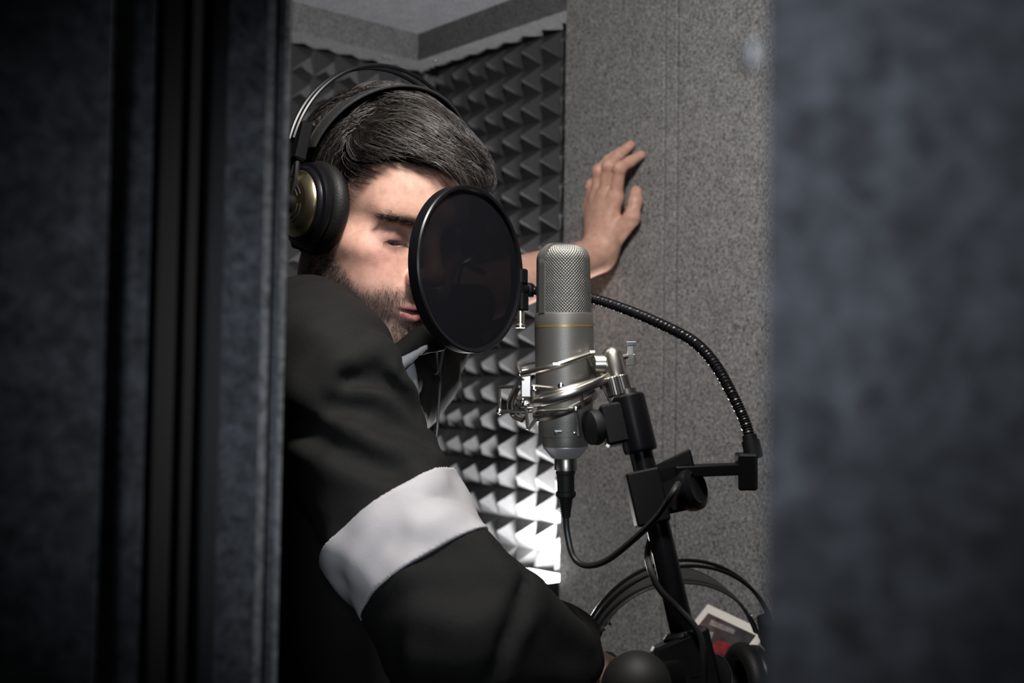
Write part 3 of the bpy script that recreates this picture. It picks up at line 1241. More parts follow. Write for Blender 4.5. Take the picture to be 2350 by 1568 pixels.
for sx in (1, -1):
    n = 300
    t = RNG.uniform(0, 1, n)
    q = np.stack([sx * (0.010 + 0.040 * t), 0.1 - 0.02 * t, 0.0275 + 0.006 * np.sin(t * 2.4) - 0.002 * t + RNG.normal(size=n) * 0.0030 * (1.0 - .55 * t)], 1)
    q = head_project(q, 0.0)
    g = grad(head_sdf, q, .002)
    D = np.array([sx * 1.0, -0.3, 0.15]) + 0.25 * g + RNG.normal(size=(n, 3)) * .2
    D /= np.linalg.norm(D, axis=1, keepdims=True)
    E3 = np.stack([q - g * .0004, q + D * .004 + g * .0008, q + D * .008 + g * .0006], 1)
    eV, eQ = strands(H_O + E3 @ HM.T, 0.00020, 0.00007)
    quad_obj('eyebrow', eV, eQ, 'beard', person, {'tone': ('FLOAT', np.repeat(RNG.uniform(0, .5, n), 9))})
    n = 60
    t = np.linspace(-1, 1, n)
    q = np.stack([sx * (0.0312 + 0.012 * t), 0.0888 - 0.004 * t * t - 0.002 * t, 0.0068 - 0.0012 * t * t], 1)
    D = np.stack([sx * 0.4 * t, 0.8 + 0 * t, -0.5 + RNG.normal(size=n) * .1], 1)
    E3 = np.stack([q, q + D * .0035, q + D * .007 + np.array([0, 0, .0012])], 1)
    eV, eQ = strands(H_O + E3 @ HM.T, 0.00018, 0.00006)
    quad_obj('eyelash', eV, eQ, 'beard', person, {'tone': ('FLOAT', np.zeros(n * 9))})

# ---- clothing
V, Q = surface(jacket_sdf, (-0.62, 0.78, 0.82), (0.30, 1.75, 1.62), 0.0042)
jk = quad_obj('jacket', V, Q, 'jacket', person)
tag(jk, 'loose black jacket')
lo_b = np.minimum(BP1, BP2) - 0.16
hi_b = np.maximum(BP1, BP2) + 0.16
V, Q = surface(band_sdf, lo_b, hi_b, 0.0017)
bnd = quad_obj('sleeve_band', V, Q, 'white_cloth', person)
tag(bnd, 'wide white band sewn round the sleeve')


def shirt_sdf(p):
    d = s_cap(p, P(930, 835, 1.165), P(953, 905, 1.165), 0.0105, 0.004)
    d = smin(d, s_cap(p, P(914, 838, 1.14), P(978, 797, 1.15), 0.0075, 0.005), 0.006)
    return d + wrinkle(p)


c = P(940, 850, 1.17)
V, Q = surface(shirt_sdf, c - 0.12, c + 0.12, 0.003)
tag(quad_obj('shirt', V, Q, 'shirt', person), 'pale grey shirt showing at the open collar')


def lapel_sdf(p):
    d = s_cap(p, P(890, 826, 1.15), P(990, 768, 1.16), 0.0115, 0.0135)
    d = smin(d, s_cap(p, P(985, 795, 1.19), P(1000, 850, 1.215), 0.011, 0.003), 0.008)
    d = smin(d, s_cap(p, P(952, 812, 1.16), P(1000, 782, 1.165), 0.005, 0.009), 0.006)
    d = smin(d, s_cap(p, P(975, 812, 1.16), P(1012, 795, 1.165), 0.003, 0.008), 0.004)
    return d + wrinkle(p)


c = P(980, 800, 1.16)
V, Q = surface(lapel_sdf, c - 0.12, c + 0.12, 0.003)
tag(quad_obj('jacket_collar', V, Q, 'jacket', person), 'far side of the open black collar')
# === PART3


# ------------------------------------------------------------------ headphones
def make_headphones(name, label, O, AX, group, worn):
    """local x lateral (towards his right), y forward, z up; O between the ear cups"""
    AX = np.asarray(AX)

    def T(x, y, z):
        return O + AX @ np.array([x, y, z])

    def Tl(pts):
        return O + np.asarray(pts) @ AX.T
    X, Y, Z = AX[:, 0], AX[:, 1], AX[:, 2]
    root = thing(name, label, 'headphones', T(0, 0, -0.045), group)
    tt = np.radians(np.linspace(-74, 74, 61))
    for y in (-0.007, 0.007):
        arc = np.stack([0.117 * np.sin(tt), np.full_like(tt, y) * (0.35 + 0.65 * np.cos(tt)), 0.028 + 0.1235 * np.cos(tt)], 1)
        MB().tube(Tl(arc), 0.0021, 8, hint=Y).build('headband_wire', 'black_satin', root)
    # inner strap: wide over the crown, piped along both edges
    tt = np.radians(np.linspace(-76, 76, 49))
    wv = 0.006 + 0.0145 * np.cos(tt) ** 1.6
    top = 0.1225
    prof = [np.stack([0.099 * np.sin(tt), s * wv + 0.032 * np.cos(tt), 0.028 + (top - 0.028) * np.cos(tt) ** 0.9 + dz + 0.003 * (1 - (s * 1.0) ** 2)], 1) for s, dz in
            ((-1, 0), (-.5, .0), (0, 0), (.5, 0), (1, 0), (1, -.0016), (0, -.0016), (-1, -.0016))]
    ring = np.stack([Tl(p) for p in prof], 1)
    n, k = ring.shape[:2]
    Fs = [(i * k + j, i * k + (j + 1) % k, (i + 1) * k + (j + 1) % k, (i + 1) * k + j) for i in range(n - 1) for j in range(k)] + [tuple(range(k)), tuple(range((n - 1) * k, n * k))]
    mb = MB()
    mb.add(ring.reshape(-1, 3), Fs)
    st = mb.build('strap', 'leather', root)
    for s in (0, 4):
        MB().tube(Tl(prof[s]), 0.0013, 6, hint=Y).build('piping', 'leather', st)
    for sx in (1, -1):
        for yy, zz in ((0.0, .079), (0.004, .086)):
            MB().lathe(T(sx * (0.0815 if yy else 0.088), yy * 0, zz), X * sx * .8 + Z * .6, [(.0028, -.001), (.0028, .0012), (.0012, .002)], 10).build('rivet', 'screw_metal', st)
        # slider block
        a, b = T(sx * 0.101, 0, 0.078), T(sx * 0.1095, 0, 0.040)
        w = nrm(a - b)
        MB().box((a + b) / 2, (np.cross(Y, w), Y, w), (0.006, 0.0135, np.linalg.norm(a - b) / 2), 0.002).build('slider', 'black_plastic', root)
        MB().tube([T(sx * .109, .006, .045), T(sx * .113, .010, .02), T(sx * .115, .004, .002)], 0.0035, 8).build('yoke', 'black_plastic', root)
        MB().tube([T(sx * .109, -.006, .045), T(sx * .113, -.010, .02), T(sx * .115, -.004, .002)], 0.0035, 8).build('yoke', 'black_plastic', root)
        ax = X * sx
        cup = MB().lathe(T(sx * .090, 0, 0), ax, [(.036, -.004), (.0395, -.001), (.041, .004), (.0405, .008), (.037, .0095), (.0355, .0125), (.034, .0135)], 56).build('ear_cup', 'black_satin', root)
        th = np.linspace(0, 2 * math.pi, 20, endpoint=False)
        MB().lathe(T(sx * .080, 0, 0), ax, [(.024 + .0105 + .0105 * math.cos(a_), .0105 * math.sin(a_)) for a_ in np.linspace(-math.pi, math.pi, 15)], 56, close=False).build('ear_cushion', 'cushion', root)
        cap = MB().lathe(T(sx * .1035, 0, 0), ax, [(.0325, -.002), (.0325, .0), (.0315, .0022), (.0255, .0075), (.0245, .0080), (.0150, .0105), (.012, .011)], 56).build('cap', 'gold_cap', cup)
        tag(cap, 'gold metal cap with curved slots')
        for r_ in (.0155, .0195):
            for a0 in (math.radians(14), math.radians(194)):
                u, v, w = frame(ax, Z)
                for q0 in (a0 + .1, a0 + math.pi / 2 + .05):
                    aa = np.linspace(q0, q0 + 1.15, 12)
                    h = .0035 + .008 + (.0105 - .008) * (.0245 - r_) / .0095
                    MB().tube(T(sx * .100, 0, 0) + ax * h + r_ * (np.outer(np.cos(aa), u) + np.outer(np.sin(aa), v)), .0007, 6).build('slot', 'rubber_seal', cap)
        MB().lathe(T(sx * .1135, 0, 0), ax, [(.0105, 0), (.0105, .006), (.009, .008), (.005, .0085), (.001, .0085)], 28).build('hub', 'black_plastic', cup)
    return root, T


tb = math.radians(20)
HZ2 = H_Z * math.cos(tb) - H_Y * math.sin(tb)
HY2 = H_Y * math.cos(tb) + H_Z * math.sin(tb)
HPO = HP(0, 0.018, 0.018)
hp1, T1 = make_headphones('headphones', 'black headphones with gold ear caps worn by the singer', HPO, np.stack([H_X, HY2, HZ2], 1), 'headphones', True)
far_cup = T1(-.1, .0, -.04)
MB().tube(catmull([far_cup, P(1012, 830, 1.26), P(1010, 880, 1.27), P(1005, 960, 1.27), P(1000, 1010, 1.26), P(985, 1090, 1.25)], 8), 0.0016, 8).build('cable', 'cable_rubber', hp1)

# ------------------------------------------------------------------ pop filter
FC = P(1077, 618, 1.05)
FN = nrm([0.80, -0.60, 0.02])
FU = nrm(np.cross((0, 0, 1), FN))            # horizontal in the hoop plane, towards the clamp
FUP = np.cross(FN, FU)
FRAD = 0.0738
pf = thing('pop_filter', 'round black pop filter on a gooseneck between mouth and microphone', 'pop filter', FC - FUP * 0.08)
MB().lathe(FC, FN, [(FRAD - .0025, .0045), (FRAD, .0052), (FRAD + .0012, .004), (FRAD + .0012, -.006), (FRAD - .0005, -.0075), (FRAD - .0025, -.007), (FRAD - .003, -.002), (FRAD - .003, .003), (FRAD - .0025, .0045)], 120, close=False).build('hoop', 'black_satin', pf)
prof = [(FRAD - .002, 0.001)] + [(FRAD * k, 0.001 + 0.0015 * (1 - k * k)) for k in (.9, .75, .6, .45, .3, .15, .02)]
MB().lathe(FC, FN, prof, 72).build('screen', 'pop_fabric', pf)
e = FC + FU * FRAD * 0.985 - FUP * 0.012
MB().box(e + FU * .004 + FUP * .012, (FU, FUP, FN), (.006, .0075, .0055), .0015).build('clip', 'black_plastic', pf)
MB().box(e + FU * .005 - FUP * .012, (FU, FUP, FN), (.006, .0085, .0055), .0015).build('clip', 'black_plastic', pf)
MB().lathe(e + FU * .007, FU, [(.006, -.004), (.006, .004), (.0075, .005), (.0075, .012), (.005, .014)], 20).build('swivel', 'black_plastic', pf)
MB().lathe(e + FU * .004 - FUP * .0205, -FUP, [(.0038, -.002), (.0042, .0), (.0036, .012), (.0046, .0135), (.0044, .016)], 18).build('clip_screw', 'chrome', pf)
gp = [e + FU * .016, P(1290, 672, 1.11), P(1362, 686, 1.08), P(1430, 708, 1.05), P(1510, 741, 1.01), P(1590, 783, .975), P(1640, 835, .95), P(1680, 905, .93), P(1712, 975, .92), P(1724, 1025, .915)]
path = catmull(gp, 60)
seglen = np.linalg.norm(np.diff(path, axis=0), axis=1)
cum = np.concatenate([[0], np.cumsum(seglen)])
ns = int(cum[-1] / 0.0008)
sN = np.linspace(0, cum[-1], ns)
path = np.stack([np.interp(sN, cum, path[:, k]) for k in range(3)], 1)
rr = 0.0044 + 0.00042 * np.sin(sN / 0.0021 * 2 * math.pi)
MB().tube(path, rr, 12).build('gooseneck', 'steel_dark', pf).data.materials[0] = MAT['black_satin']
ga = P(1719, 1000, .918)
gb = P(1730, 1050, .912)
MB().tube([ga, ga + (gb - ga) * .25, ga + (gb - ga) * .26, gb], [.0058, .0058, .0072, .0072], 16).build('neck_sleeve', 'black_plastic', pf)
bl = P(1712, 1082, .91)
MB().box(bl, (C_R, C_U, C_F), (.0075, .014, .009), .0015).build('neck_socket', 'black_plastic', pf)
b0, b1 = P(1548, 1082, .905), P(1704, 1076, .91)
MB().box((b0 + b1) / 2, (b1 - b0, np.cross(C_F, nrm(b1 - b0)), C_F), (np.linalg.norm(b1 - b0) / 2, .0042, .008), .0008).build('clamp_bar', 'black_plastic', pf)

# ------------------------------------------------------------------ microphone
MD = 0.94
PX = MD / FPX
MTOP = P(1292, 560, MD)
MBOT = P(1298, 1050, MD)
MAXI = nrm(MTOP - MBOT)


def mz(y):
    """height above the microphone base for a photograph row"""
    return (1050 - y) / 490.0 * np.linalg.norm(MTOP - MBOT)


mic = thing('microphone', 'silver large-diaphragm condenser microphone in front of the pop filter', 'microphone', MBOT)
MU, MV, MW = frame(MAXI, (0, 1, 0))
# woven grille: fine real relief
NA, NZ = 300, 130
z0g, z1g = mz(719), mz(562)
Vg = []
for j in range(NZ + 1):
    t = j / NZ
    z = z0g + (z1g - z0g) * t
    back = (1 - t) * (z1g - z0g)
    r = 0.0222 - 0.0009 * t
    if back < 0.0125:
        s = 1 - back / 0.0125
        r -= 0.0125 * (1 - math.sqrt(max(0, 1 - s * s)))
    for i in range(NA):
        a = 2 * math.pi * i / NA
        arc = a * 0.0222
        u1 = (arc + z) / 0.0026 * math.pi
        u2 = (arc - z) / 0.0026 * math.pi
        wv = max(abs(math.sin(u1)), abs(math.sin(u2)))
        rr_ = max(0.002, r + 0.0008 * (wv - 0.85) * 2.2)
        rr_ *= 1.0 - 0.045 * (math.cos(2 * (a - 0.9)) * 0.5 + 0.5)
        Vg.append(MBOT + MAXI * z + rr_ * (math.cos(a) * MU + math.sin(a) * MV))
Fg = [(j * NA + i, j * NA + (i + 1) % NA, (j + 1) * NA + (i + 1) % NA, (j + 1) * NA + i) for j in range(NZ) for i in range(NA)]
Fg.append(tuple(range(NZ * NA, (NZ + 1) * NA)))
mb = MB()
mb.add(np.array(Vg), Fg)
gr = mb.build('grille', 'mic_grille', mic, angle=0)
# frame strip running up one side, over the top and down the other
tocam = nrm((C_O - MBOT) - MAXI * np.dot(C_O - MBOT, MAXI))
leftc = -nrm(np.cross(tocam, MAXI)) if np.dot(np.cross(tocam, MAXI), C_R) > 0 else nrm(np.cross(tocam, MAXI))
sd = nrm(tocam * math.cos(math.radians(49)) + leftc * math.sin(math.radians(49)))
Rg = 0.0222
pp = [MBOT + MAXI * (z0g) + sd * (Rg + .0002)]
for t in np.linspace(0, 1, 14):
    z = z0g + (z1g - z0g) * t
    pp.append(MBOT + MAXI * min(z, z1g - 0.0125) + sd * (Rg + .0002 - .0012 * t))
for a in np.linspace(0.12, math.pi / 2, 8):
    pp.append(MBOT + MAXI * (z1g - 0.0125 + 0.0128 * math.sin(a)) + sd * (Rg - .001 - 0.0125 * (1 - math.cos(a))))
pp.append(MBOT + MAXI * (z1g + 0.0003))
pp = pp[1:]
other = [p - sd * 2 * np.dot(p - MBOT, sd) for p in pp[:-1]][::-1]
perp = nrm(np.cross(sd, MAXI))
mb = MB()
full = np.array(pp + other)
Tn = np.gradient(full, axis=0)
Vs = []
for p, t_ in zip(full, Tn):
    nrm_ = nrm(np.cross(nrm(t_), perp))
    if np.dot(nrm_, p - (MBOT + MAXI * (z0g + (z1g - z0g) * .5))) < 0:
        nrm_ = -nrm_
    for s1, s2 in ((-1, -1), (-1, 1), (1, 1), (1, -1)):
        Vs.append(p + perp * 0.0031 * s1 + nrm_ * 0.0009 * s2)
k = 4
nf = len(full)
mb.add(np.array(Vs), [(i * k + j, i * k + (j + 1) % k, (i + 1) * k + (j + 1) % k, (i + 1) * k + j) for i in range(nf - 1) for j in range(k)] + [(0, 1, 2, 3), tuple(range((nf - 1) * 4, nf * 4))])
mb.build('grille_frame', 'mic_body', gr)


def mlathe(name, prof, mat, parent, seg=64):
    return MB().lathe(MBOT, MAXI, [(r * PX, mz(y)) for y, r in prof], seg).build(name, mat, parent)


mlathe('collar', [(746, 67.5), (723, 66.5), (719, 65), (717, 60)], 'mic_body', mic)
mlathe('gold_ring', [(751, 67.8), (746, 68)], 'gold_line', mic)
mlathe('body', [(1000, 60), (985, 61), (960, 62), (900, 66), (870, 67), (751, 67.5)], 'mic_body', mic)
mlathe('base_cup', [(1024, 52), (1015, 53.5), (968, 54.5), (962, 53)], 'mic_body', mic)
mlathe('base_ring', [(1051, 31), (1048, 34), (1028, 51), (1024, 51.5), (1020, 50)], 'mic_silver', mic)
mlathe('connector', [(1080, 24), (1079, 26), (1054, 26), (1050, 24)], 'steel_dark', mic, 32)
for dx in (-.5, .5):
    c = MBOT + MAXI * mz(990) + tocam * 54 * PX + leftc * dx * 40 * PX
    MB().lathe(c, tocam, [(.0018, -.001), (.0018, .0009), (.0008, .0013)], 12).build('screw', 'screw_metal', mic)

# ------------------------------------------------------------------ microphone cable
cb = thing('microphone_cable', 'black cable hanging in a loop from the microphone base to the stand', 'cable', P(1320, 1300, .93))
u_, v_, w_ = frame(MAXI)
MB().lathe(P(1298, 1078, MD), -MAXI, [(.0068, -.001), (.0078, 0), (.0078, .003), (.007, .004), (.0068, .017), (.008, .018), (.008, .021), (.0066, .0225)], 24).build('plug', 'black_matte', cb)
boot = []
for i in range(9):
    boot += [(.0062 - .0003 * i, .0215 + .0020 * i), (.0052 - .0003 * i, .0225 + .0020 * i)]
MB().lathe(P(1298, 1078, MD), -MAXI, boot, 18).build('strain_relief', 'black_matte', cb)
cpth = catmull([P(1298, 1172, MD), P(1302, 1225, .94), P(1316, 1278, .935), P(1345, 1298, .925), P(1392, 1287, .91), P(1450, 1242, .885), P(1508, 1186, .86), P(1542, 1135, .85), P(1556, 1112, .86), P(1552, 1128, .875),
                P(1530, 1170, .90), P(1500, 1222, .91), P(1487, 1262, .90), P(1490, 1300, .885), P(1512, 1350, .875), P(1552, 1393, .87), P(1590, 1432, .865), P(1609, 1470, .862), P(1614, 1520, .86), P(1616, 1600, .86), P(1618, 1750, .86)], 10)
MB().tube(cpth, .0025, 10).build('cable', 'cable_rubber', cb)

# ------------------------------------------------------------------ shock mount
sm = thing('shock_mount', 'chrome spider shock mount holding the silver microphone', 'shock mount', P(1297, 1000, MD))


def S(x, y, dz):
    """point at a photograph position, dz metres in front of (+) or behind the microphone axis"""
    return P(x, y, MD - dz)


def mring(name, yl, yr, Rm, flat, mat='chrome', dzt=0.12):
    """ring round the microphone whose left edge sits at row yl and right edge at row yr"""
    cl, cr = S(1297 - Rm / PX, yl, 0), S(1297 + Rm / PX, yr, 0)
    ax1 = nrm(cr - cl)
    n_ = nrm(np.cross(ax1, nrm(C_F + np.array([0, 0, dzt]))))
    if n_[2] < 0:
        n_ = -n_
    MB().ring((cl + cr) / 2, n_, Rm, .002, 72, 10, flat=flat).build(name, mat, sm)


mring('outer_ring', 925, 850, 0.0395, (.0016, .0034))
mring('inner_ring', 960, 900, 0.0262, (.0015, .0030), 'steel_dark')
for pts, r in (
    ([(1193, 860, .022), (1277, 838, .036), (1362, 810, .022)], .0023),
    ([(1200, 922, .020), (1290, 896, .036), (1388, 868, .020)], .0023),
    ([(1193, 860, .022), (1196, 838, -.02), (1290, 822, -.036), (1362, 812, -.02)], .0020),
):
    MB().tube(catmull([S(*p) for p in pts], 8), r, 10).build('rail', 'chrome', sm)
for pts in (
    [(1146, 889, .0), (1192, 887, .016)], [(1146, 889, .0), (1146, 945, .0)], [(1146, 945, .0), (1230, 944, .028), (1322, 939, .028)],
    [(1222, 886, .03), (1290, 893, .034)], [(1205, 926, .024), (1212, 986, .026)], [(1212, 986, .026), (1232, 960, .027)],
    [(1322, 939, .028), (1330, 1000, .024)], [(1385, 890, .016), (1404, 928, .014)], [(1404, 928, .014), (1376, 944, .02)],
    [(1330, 880, .030), (1338, 935, .026)], [(1222, 886, .03), (1226, 930, .028)],
):
    MB().tube([S(*p) for p in pts], .0014, 8).build('rod', 'chrome', sm)
for (x, y, dz), hw in (((1277, 836, .0385), 9), ((1359, 808, .0245), 7), ((1281, 989, .024), 9)):
    MB().box(S(x, y, dz), (C_R, C_U, C_F), (hw * PX, 3.2 * PX, .003), .0004).build('cord_clip', 'screw_metal', sm)
for x, y, dz in ((1194, 860, .022), (1200, 922, .020), (1146, 945, 0), (1321, 940, .028), (1287, 886, .034), (1313, 902, .034), (1205, 928, .024), (1225, 892, .03)):
    MB().lathe(S(x, y, dz) + C_F * .0025, -C_F, [(.0022, 0), (.0026, .002), (.0022, .004), (.0008, .005)], 12).build('cord_stud', 'screw_metal', sm)
# curved side bracket and fork to the hinge
MB().tube(catmull([S(1203, 868, .018), S(1184, 895, .010), S(1172, 925, .0), S(1180, 950, -.006), S(1202, 962, .0)], 6), .0036, 10, flat=(1, .5)).build('side_bracket', 'steel_dark', sm)
MB().box(S(1207, 880, .016), (C_R, C_U, C_F), (.0040, .011, .003), .0008).build('side_bracket', 'steel_dark', sm)
MB().tube(catmull([S(1352, 815, .016), S(1366, 840, .012), S(1378, 866, .012), S(1390, 890, .012)], 6), .005, 10, flat=(1, .7)).build('fork', 'chrome', sm)
hA, hB = S(1402, 806, .012), S(1416, 868, .018)
hw = nrm(hA - hB)
hl = np.linalg.norm(hA - hB)
MB().lathe(hB, hw, [(.0082, -.002), (.0086, 0), (.0086, hl * .8), (.0075, hl * .97), (.0045, hl * 1.1), (.001, hl * 1.12)], 28).build('hinge', 'chrome', sm)
MB().lathe(S(1372, 836, .014), C_R, [(.006, -.003), (.0078, -.002), (.0078, .006), (.006, .008)], 24).build('hinge_pivot', 'chrome', sm)
kA, kB = S(1413, 864, .018), S(1424, 908, .020)
kw = nrm(kA - kB)
kl = np.linalg.norm(kA - kB)
mb = MB()
u, v, w = frame(kw)
kn = 60
Vk = []
for h_, r_ in ((0, .0088), (.001, .0094), (kl - .001, .0090), (kl, .0082)):
    for i in range(kn):
        a = 2 * math.pi * i / kn
        Vk.append(kB + kw * h_ + (r_ + (.00035 if i % 2 else 0)) * (math.cos(a) * u + math.sin(a) * v))
mb.add(np.array(Vk), [(j * kn + i, j * kn + (i + 1) % kn, (j + 1) * kn + (i + 1) % kn, (j + 1) * kn + i) for j in range(3) for i in range(kn)] + [tuple(range(kn)), tuple(range(3 * kn, 4 * kn))])
mb.build('thread_collar', 'steel_dark', sm, angle=20)
MB().tube([S(1418, 822, .012), S(1440, 818, .010)], .0022, 10).build('wing_screw', 'chrome', sm)
MB().box(S(1446, 806, .010), (C_R + .35 * C_U, C_U, C_F), (.0028, .0065, .0016), .0004).build('wing', 'chrome', sm)
MB().box(S(1448, 789, .010), (C_R, C_U, C_F), (.0042, .0018, .003), .0005).build('wing', 'screw_metal', sm)
MB().box(S(1446, 826, .010), (C_R, C_U, C_F), (.0040, .0045, .0016), .0004).build('wing', 'steel_dark', sm)

# ------------------------------------------------------------------ microphone stand
sA, sB = P(1440, 905, .918), P(1592, 1560, .875)
sw = nrm(sB - sA)
ms = thing('microphone_stand', 'black tilted microphone stand tube with clutch knobs below the microphone', 'stand', (*sB[:2], 0))


def along_s(y):
    return sA + (sB - sA) * (y - 905) / (1560 - 905.0)


def slathe(name, prof, mat='black_satin', seg=32):
    return MB().lathe(sA, sw, [(r * PX, np.dot(along_s(y) - sA, sw)) for y, r in prof], seg).build(name, mat, ms)


slathe('thread', [(895, 22), (912, 22)], 'steel_dark')
slathe('top_holder', [(908, 33), (913, 37), (1035, 38), (1042, 36), (1044, 27)])
slathe('tube', [(1030, 26), (1560, 27), (1600, 27)])
pz = along_s(1575)
MB().tube([pz, np.array([pz[0], pz[1], .03])], .0125, 20).build('pole', 'black_satin', ms)
MB().lathe(np.array([pz[0], pz[1], 0]), (0, 0, 1), [(.13, 0), (.13, .012), (.12, .018), (.03, .026), (.018, .05)], 40).build('base', 'black_satin', ms)
su, sv, _ = frame(sw, C_F)
side = C_R - sw * np.dot(C_R, sw)
side = nrm(side)
front = nrm(np.cross(side, sw))
if np.dot(front, C_F) > 0:
    front = -front
kc = along_s(965) - side * .012
kx = nrm(-side * .9 + front * .35)
MB().lathe(kc - side * .016, kx, [(.006, -.012), (.010, -.002), (.0135, 0), (.0145, .003), (.0135, .0075), (.010, .009), (.001, .0095)], 28).build('knob', 'black_matte', ms)
MB().box(along_s(968) - side * .013, (side, sw, front), (.012, .016, .010), .002).build('clamp_lug', 'black_plastic', ms)
# clutch of the pop filter clamp
MB().box(along_s(1148) - side * .004 + front * .003, (side, sw, front), (.013, .0205, .012), .0015).build('clamp_body', 'black_plastic', ms)
MB().box(along_s(1095) + side * .022 - front * .006, (side + .25 * -sw, sw, front), (.016, .0085, .010), .0015).build('clamp_jaw', 'black_plastic', ms)
MB().box(along_s(1140) + side * .022 - front * .004, (side, sw, front), (.014, .018, .008), .002).build('clamp_jaw', 'black_plastic', ms)
kx = nrm(side * .75 + front * .65)
MB().lathe(along_s(1150) + side * .030, kx, [(.006, -.012), (.011, -.004), (.0165, -.002), (.0172, .002), (.0165, .006), (.012, .0085), (.010, .0075), (.001, .0075)], 36).build('knob', 'black_satin', ms)
# big lower clutch
lc = along_s(1525)
MB().box(along_s(1552) - side * .004, (side + .22 * np.array([0, 0, 1.0]), sw, front), (.022, .030, .016), .0025).build('clutch_body', 'black_plastic', ms)
MB().lathe(along_s(1462), sw, [(.012, -.003), (.0155, 0), (.0165, .01), (.0165, .03)], 30).build('clutch_collar', 'black_satin', ms)
kd = P(1455, 1575, .84)
kx = nrm(front * .85 - side * .45 + np.array([0, 0, .35]))
MB().lathe(kd, kx, [(.012, -.02)] + [(.0262 * math.cos(a), -.006 + .024 * math.sin(a)) for a in np.linspace(0, 1.5, 12)], 40).build('dome_knob', 'black_matte', ms)
MB().box((kd + along_s(1545)) / 2, (nrm(along_s(1545) - kd), sw, front), (.022, .012, .010), .002).build('clutch_arm', 'black_plastic', ms)
kx = nrm(side * .6 + front * .8)
kr = P(1632, 1556, .875)
MB().lathe(kr, kx, [(.010, -.014), (.0165, -.006), (.018, -.003), (.018, .004), (.015, .006), (.001, .006)], 36).build('disc_knob', 'black_satin', ms)
MB().ring(kr + kx * .0052, kx, .0165, .0006, 48, 6).build('knob_rim', 'steel_dark', ms)
MB().lathe(along_s(1458) + front * .0155, front, [(.0018, -.001), (.0018, .0006), (.0008, .001)], 12).build('screw', 'screw_metal', ms)

# ------------------------------------------------------------------ ledge, lamp box, spare headphones, picture card
ZL = 1.072
lg0, lg1 = T_PANEL + 0.10, 1.10
poly = [R2(lg0, 0.0215), R2(lg1, 0.0215), R2(lg1, 0.20), R2(lg0, 0.20)]
shf = MB().prism([tuple(a) for a in poly], ZL - 0.018, ZL).build('wall_ledge', 'felt_grey', smooth=False)
tag(shf, 'narrow grey felt ledge on the right wall under the spare headphones', 'shelf')

oz = np.stack([nrm(C_R * .96 + C_F * .25), nrm(np.cross(nrm(C_U - .28 * C_F), nrm(C_R * .96 + C_F * .25))), nrm(C_U - .28 * C_F)], 1)
oz[:, 1] = np.cross(oz[:, 2], oz[:, 0])
hp2, T2 = make_headphones('headphones', 'spare black headphones with thin twin headband standing by the stand', P(1556, 1580, 1.30), oz, 'headphones', False)
MB().tube(catmull([T2(-.098, .01, .05), T2(-.1, .016, .03), T2(-.094, .020, .0), T2(-.098, .022, -.03)], 6), .0016, 8).build('cable', 'cable_rubber', hp2)


def px_of(p):
    v = np.asarray(p) - C_O
    d = v @ C_F
    return 1175 + FPX * (v @ C_R) / d, 784 - FPX * (v @ C_U) / d


# photo card leaning on the ledge
a, b, c4 = P(1625, 1388, 1.475), P(1763, 1452, 1.40), P(1512, 1566, 1.42)
e1, e2 = nrm(b - a), nrm(c4 - a)
cn = nrm(np.cross(e1, e2))
if np.dot(cn, C_F) > 0:
    cn = -cn
e2 = nrm(np.cross(cn, e1))
if e2[2] > 0:
    e2 = -e2
wC = np.linalg.norm(b - a)
hC = 0.108
cc = a + e1 * wC / 2 + e2 * hC / 2
card = thing('photo_card', 'white bordered glossy photo card with a dark red picture on the wall ledge', 'card', cc + e2 * hC / 2)
MB().box(cc, (e1, e2, cn), (wC / 2, hC / 2, .0016), .0006).build('sheet', 'card_white', card)
ic = cc + cn * .0017
pr = MB().box(ic, (e1, e2, cn), (wC / 2 - .010, hC / 2 - .011, .0004)).build('picture', 'print_dark', card, smooth=False)


def patch(name, u0, v0, pts, mat):
    o = ic + e1 * (u0 - .5) * (wC - .02) + e2 * (v0 - .5) * (hC - .022)
    V = [o + e1 * x + e2 * y + cn * .0005 for x, y in pts] + [o + e1 * x + e2 * y + cn * .0011 for x, y in pts]
    n_ = len(pts)
    mb_ = MB()
    mb_.add(np.array(V), [tuple(range(n_)), tuple(range(n_, 2 * n_))] + [(i, (i + 1) % n_, n_ + (i + 1) % n_, n_ + i) for i in range(n_)])
    mb_.build(name, mat, pr, smooth=False)


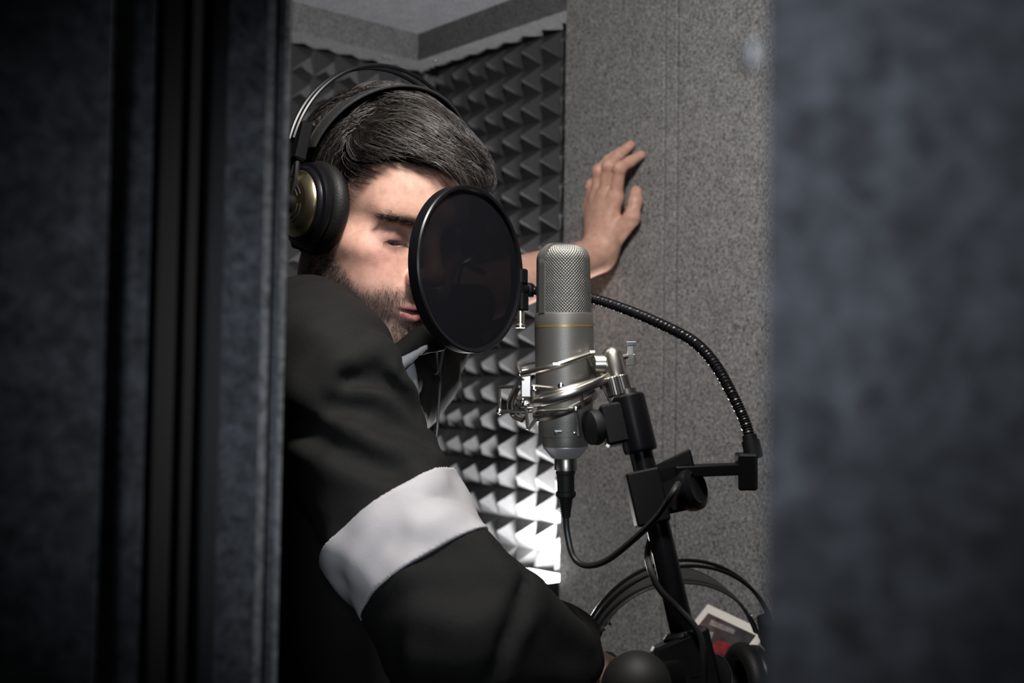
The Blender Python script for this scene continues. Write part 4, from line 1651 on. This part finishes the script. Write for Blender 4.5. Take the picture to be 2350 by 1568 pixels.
patch('print_shape', .62, .42, [(-.010, -.010), (.012, -.012), (.014, .004), (.004, .013), (-.012, .010)], 'print_red')
patch('print_shape', .28, .42, [(-.008, -.012), (.004, -.016), (.010, .0), (.002, .012), (-.010, .006)], 'print_grey')
patch('print_shape', .40, .12, [(-.020, -.004), (.018, -.005), (.020, .001), (-.018, .004)], 'print_grey')
patch('print_shape', .80, .62, [(-.006, -.004), (.006, -.006), (.006, .008), (-.004, .010)], 'print_red')
patch('print_shape', .55, .75, [(-.012, -.0012), (.012, -.0012), (.012, .0012), (-.012, .0012)], 'card_white')
patch('print_shape', .55, .80, [(-.012, -.0008), (.006, -.0008), (.006, .0008), (-.012, .0008)], 'card_white')

# black uplighter in front of the foam
ZBX = float(P(1240, 1326, 1.80)[2])
ul0, ul1 = tR(1150, 1326, 0.03), T_PANEL - .006
up = thing('uplighter', 'black box uplighter with glowing top in front of the foam', 'lamp', (*R2((ul0 + ul1) / 2, .02), 0))
MB().prism([tuple(p) for p in (R2(ul0, -.030), R2(ul1, -.030), R2(ul1, .055), R2(ul0, .055))], ZBX - .16, ZBX - .004).build('housing', 'black_matte', up, smooth=False)
uc = np.array([*R2((ul0 + ul1) / 2, .0125), ZBX])
MB().box(uc + np.array([0, 0, -.003]), ((*DR, 0), (*NR, 0), (0, 0, 1)), ((ul1 - ul0) / 2 - .003, .0395, .0022), .0006).build('lens', 'lamp_glow', up)
MB().tube([np.array([*R2((ul0 + ul1) / 2, .0125), z]) for z in (.012, ZBX - .16)], .016, 20).build('pole', 'black_satin', up)
MB().lathe(np.array([*R2((ul0 + ul1) / 2, .02), 0]), (0, 0, 1), [(.046, .0), (.046, .010), (.03, .016), (.017, .02)], 40).build('foot', 'black_satin', up)
ul = uc + np.array([*(DR * -.022 - NR * .012), .001])
ua = lamp('uplighter_light', 'AREA', ul.tolist(), None, UPLIGHT_W, (1.0, 0.985, 0.97), shape='RECTANGLE', size=.055, size_y=.04)
ua.rotation_euler = (math.pi, 0, math.atan2(DR[1], DR[0]))
ua.parent = up
ua.location = Vector((ul - np.array(up['_o'])).tolist())

# latch plate on the free edge of the open door
lt = P(1722, 132, .262)
MB().box(lt, (C_R, (0, 0, 1), C_F), (.0012, .0028, .004), .0004).build('latch', 'latch_paint', dl)

# === END
for o in bpy.data.objects:
    if '_o' in o:
        del o['_o']
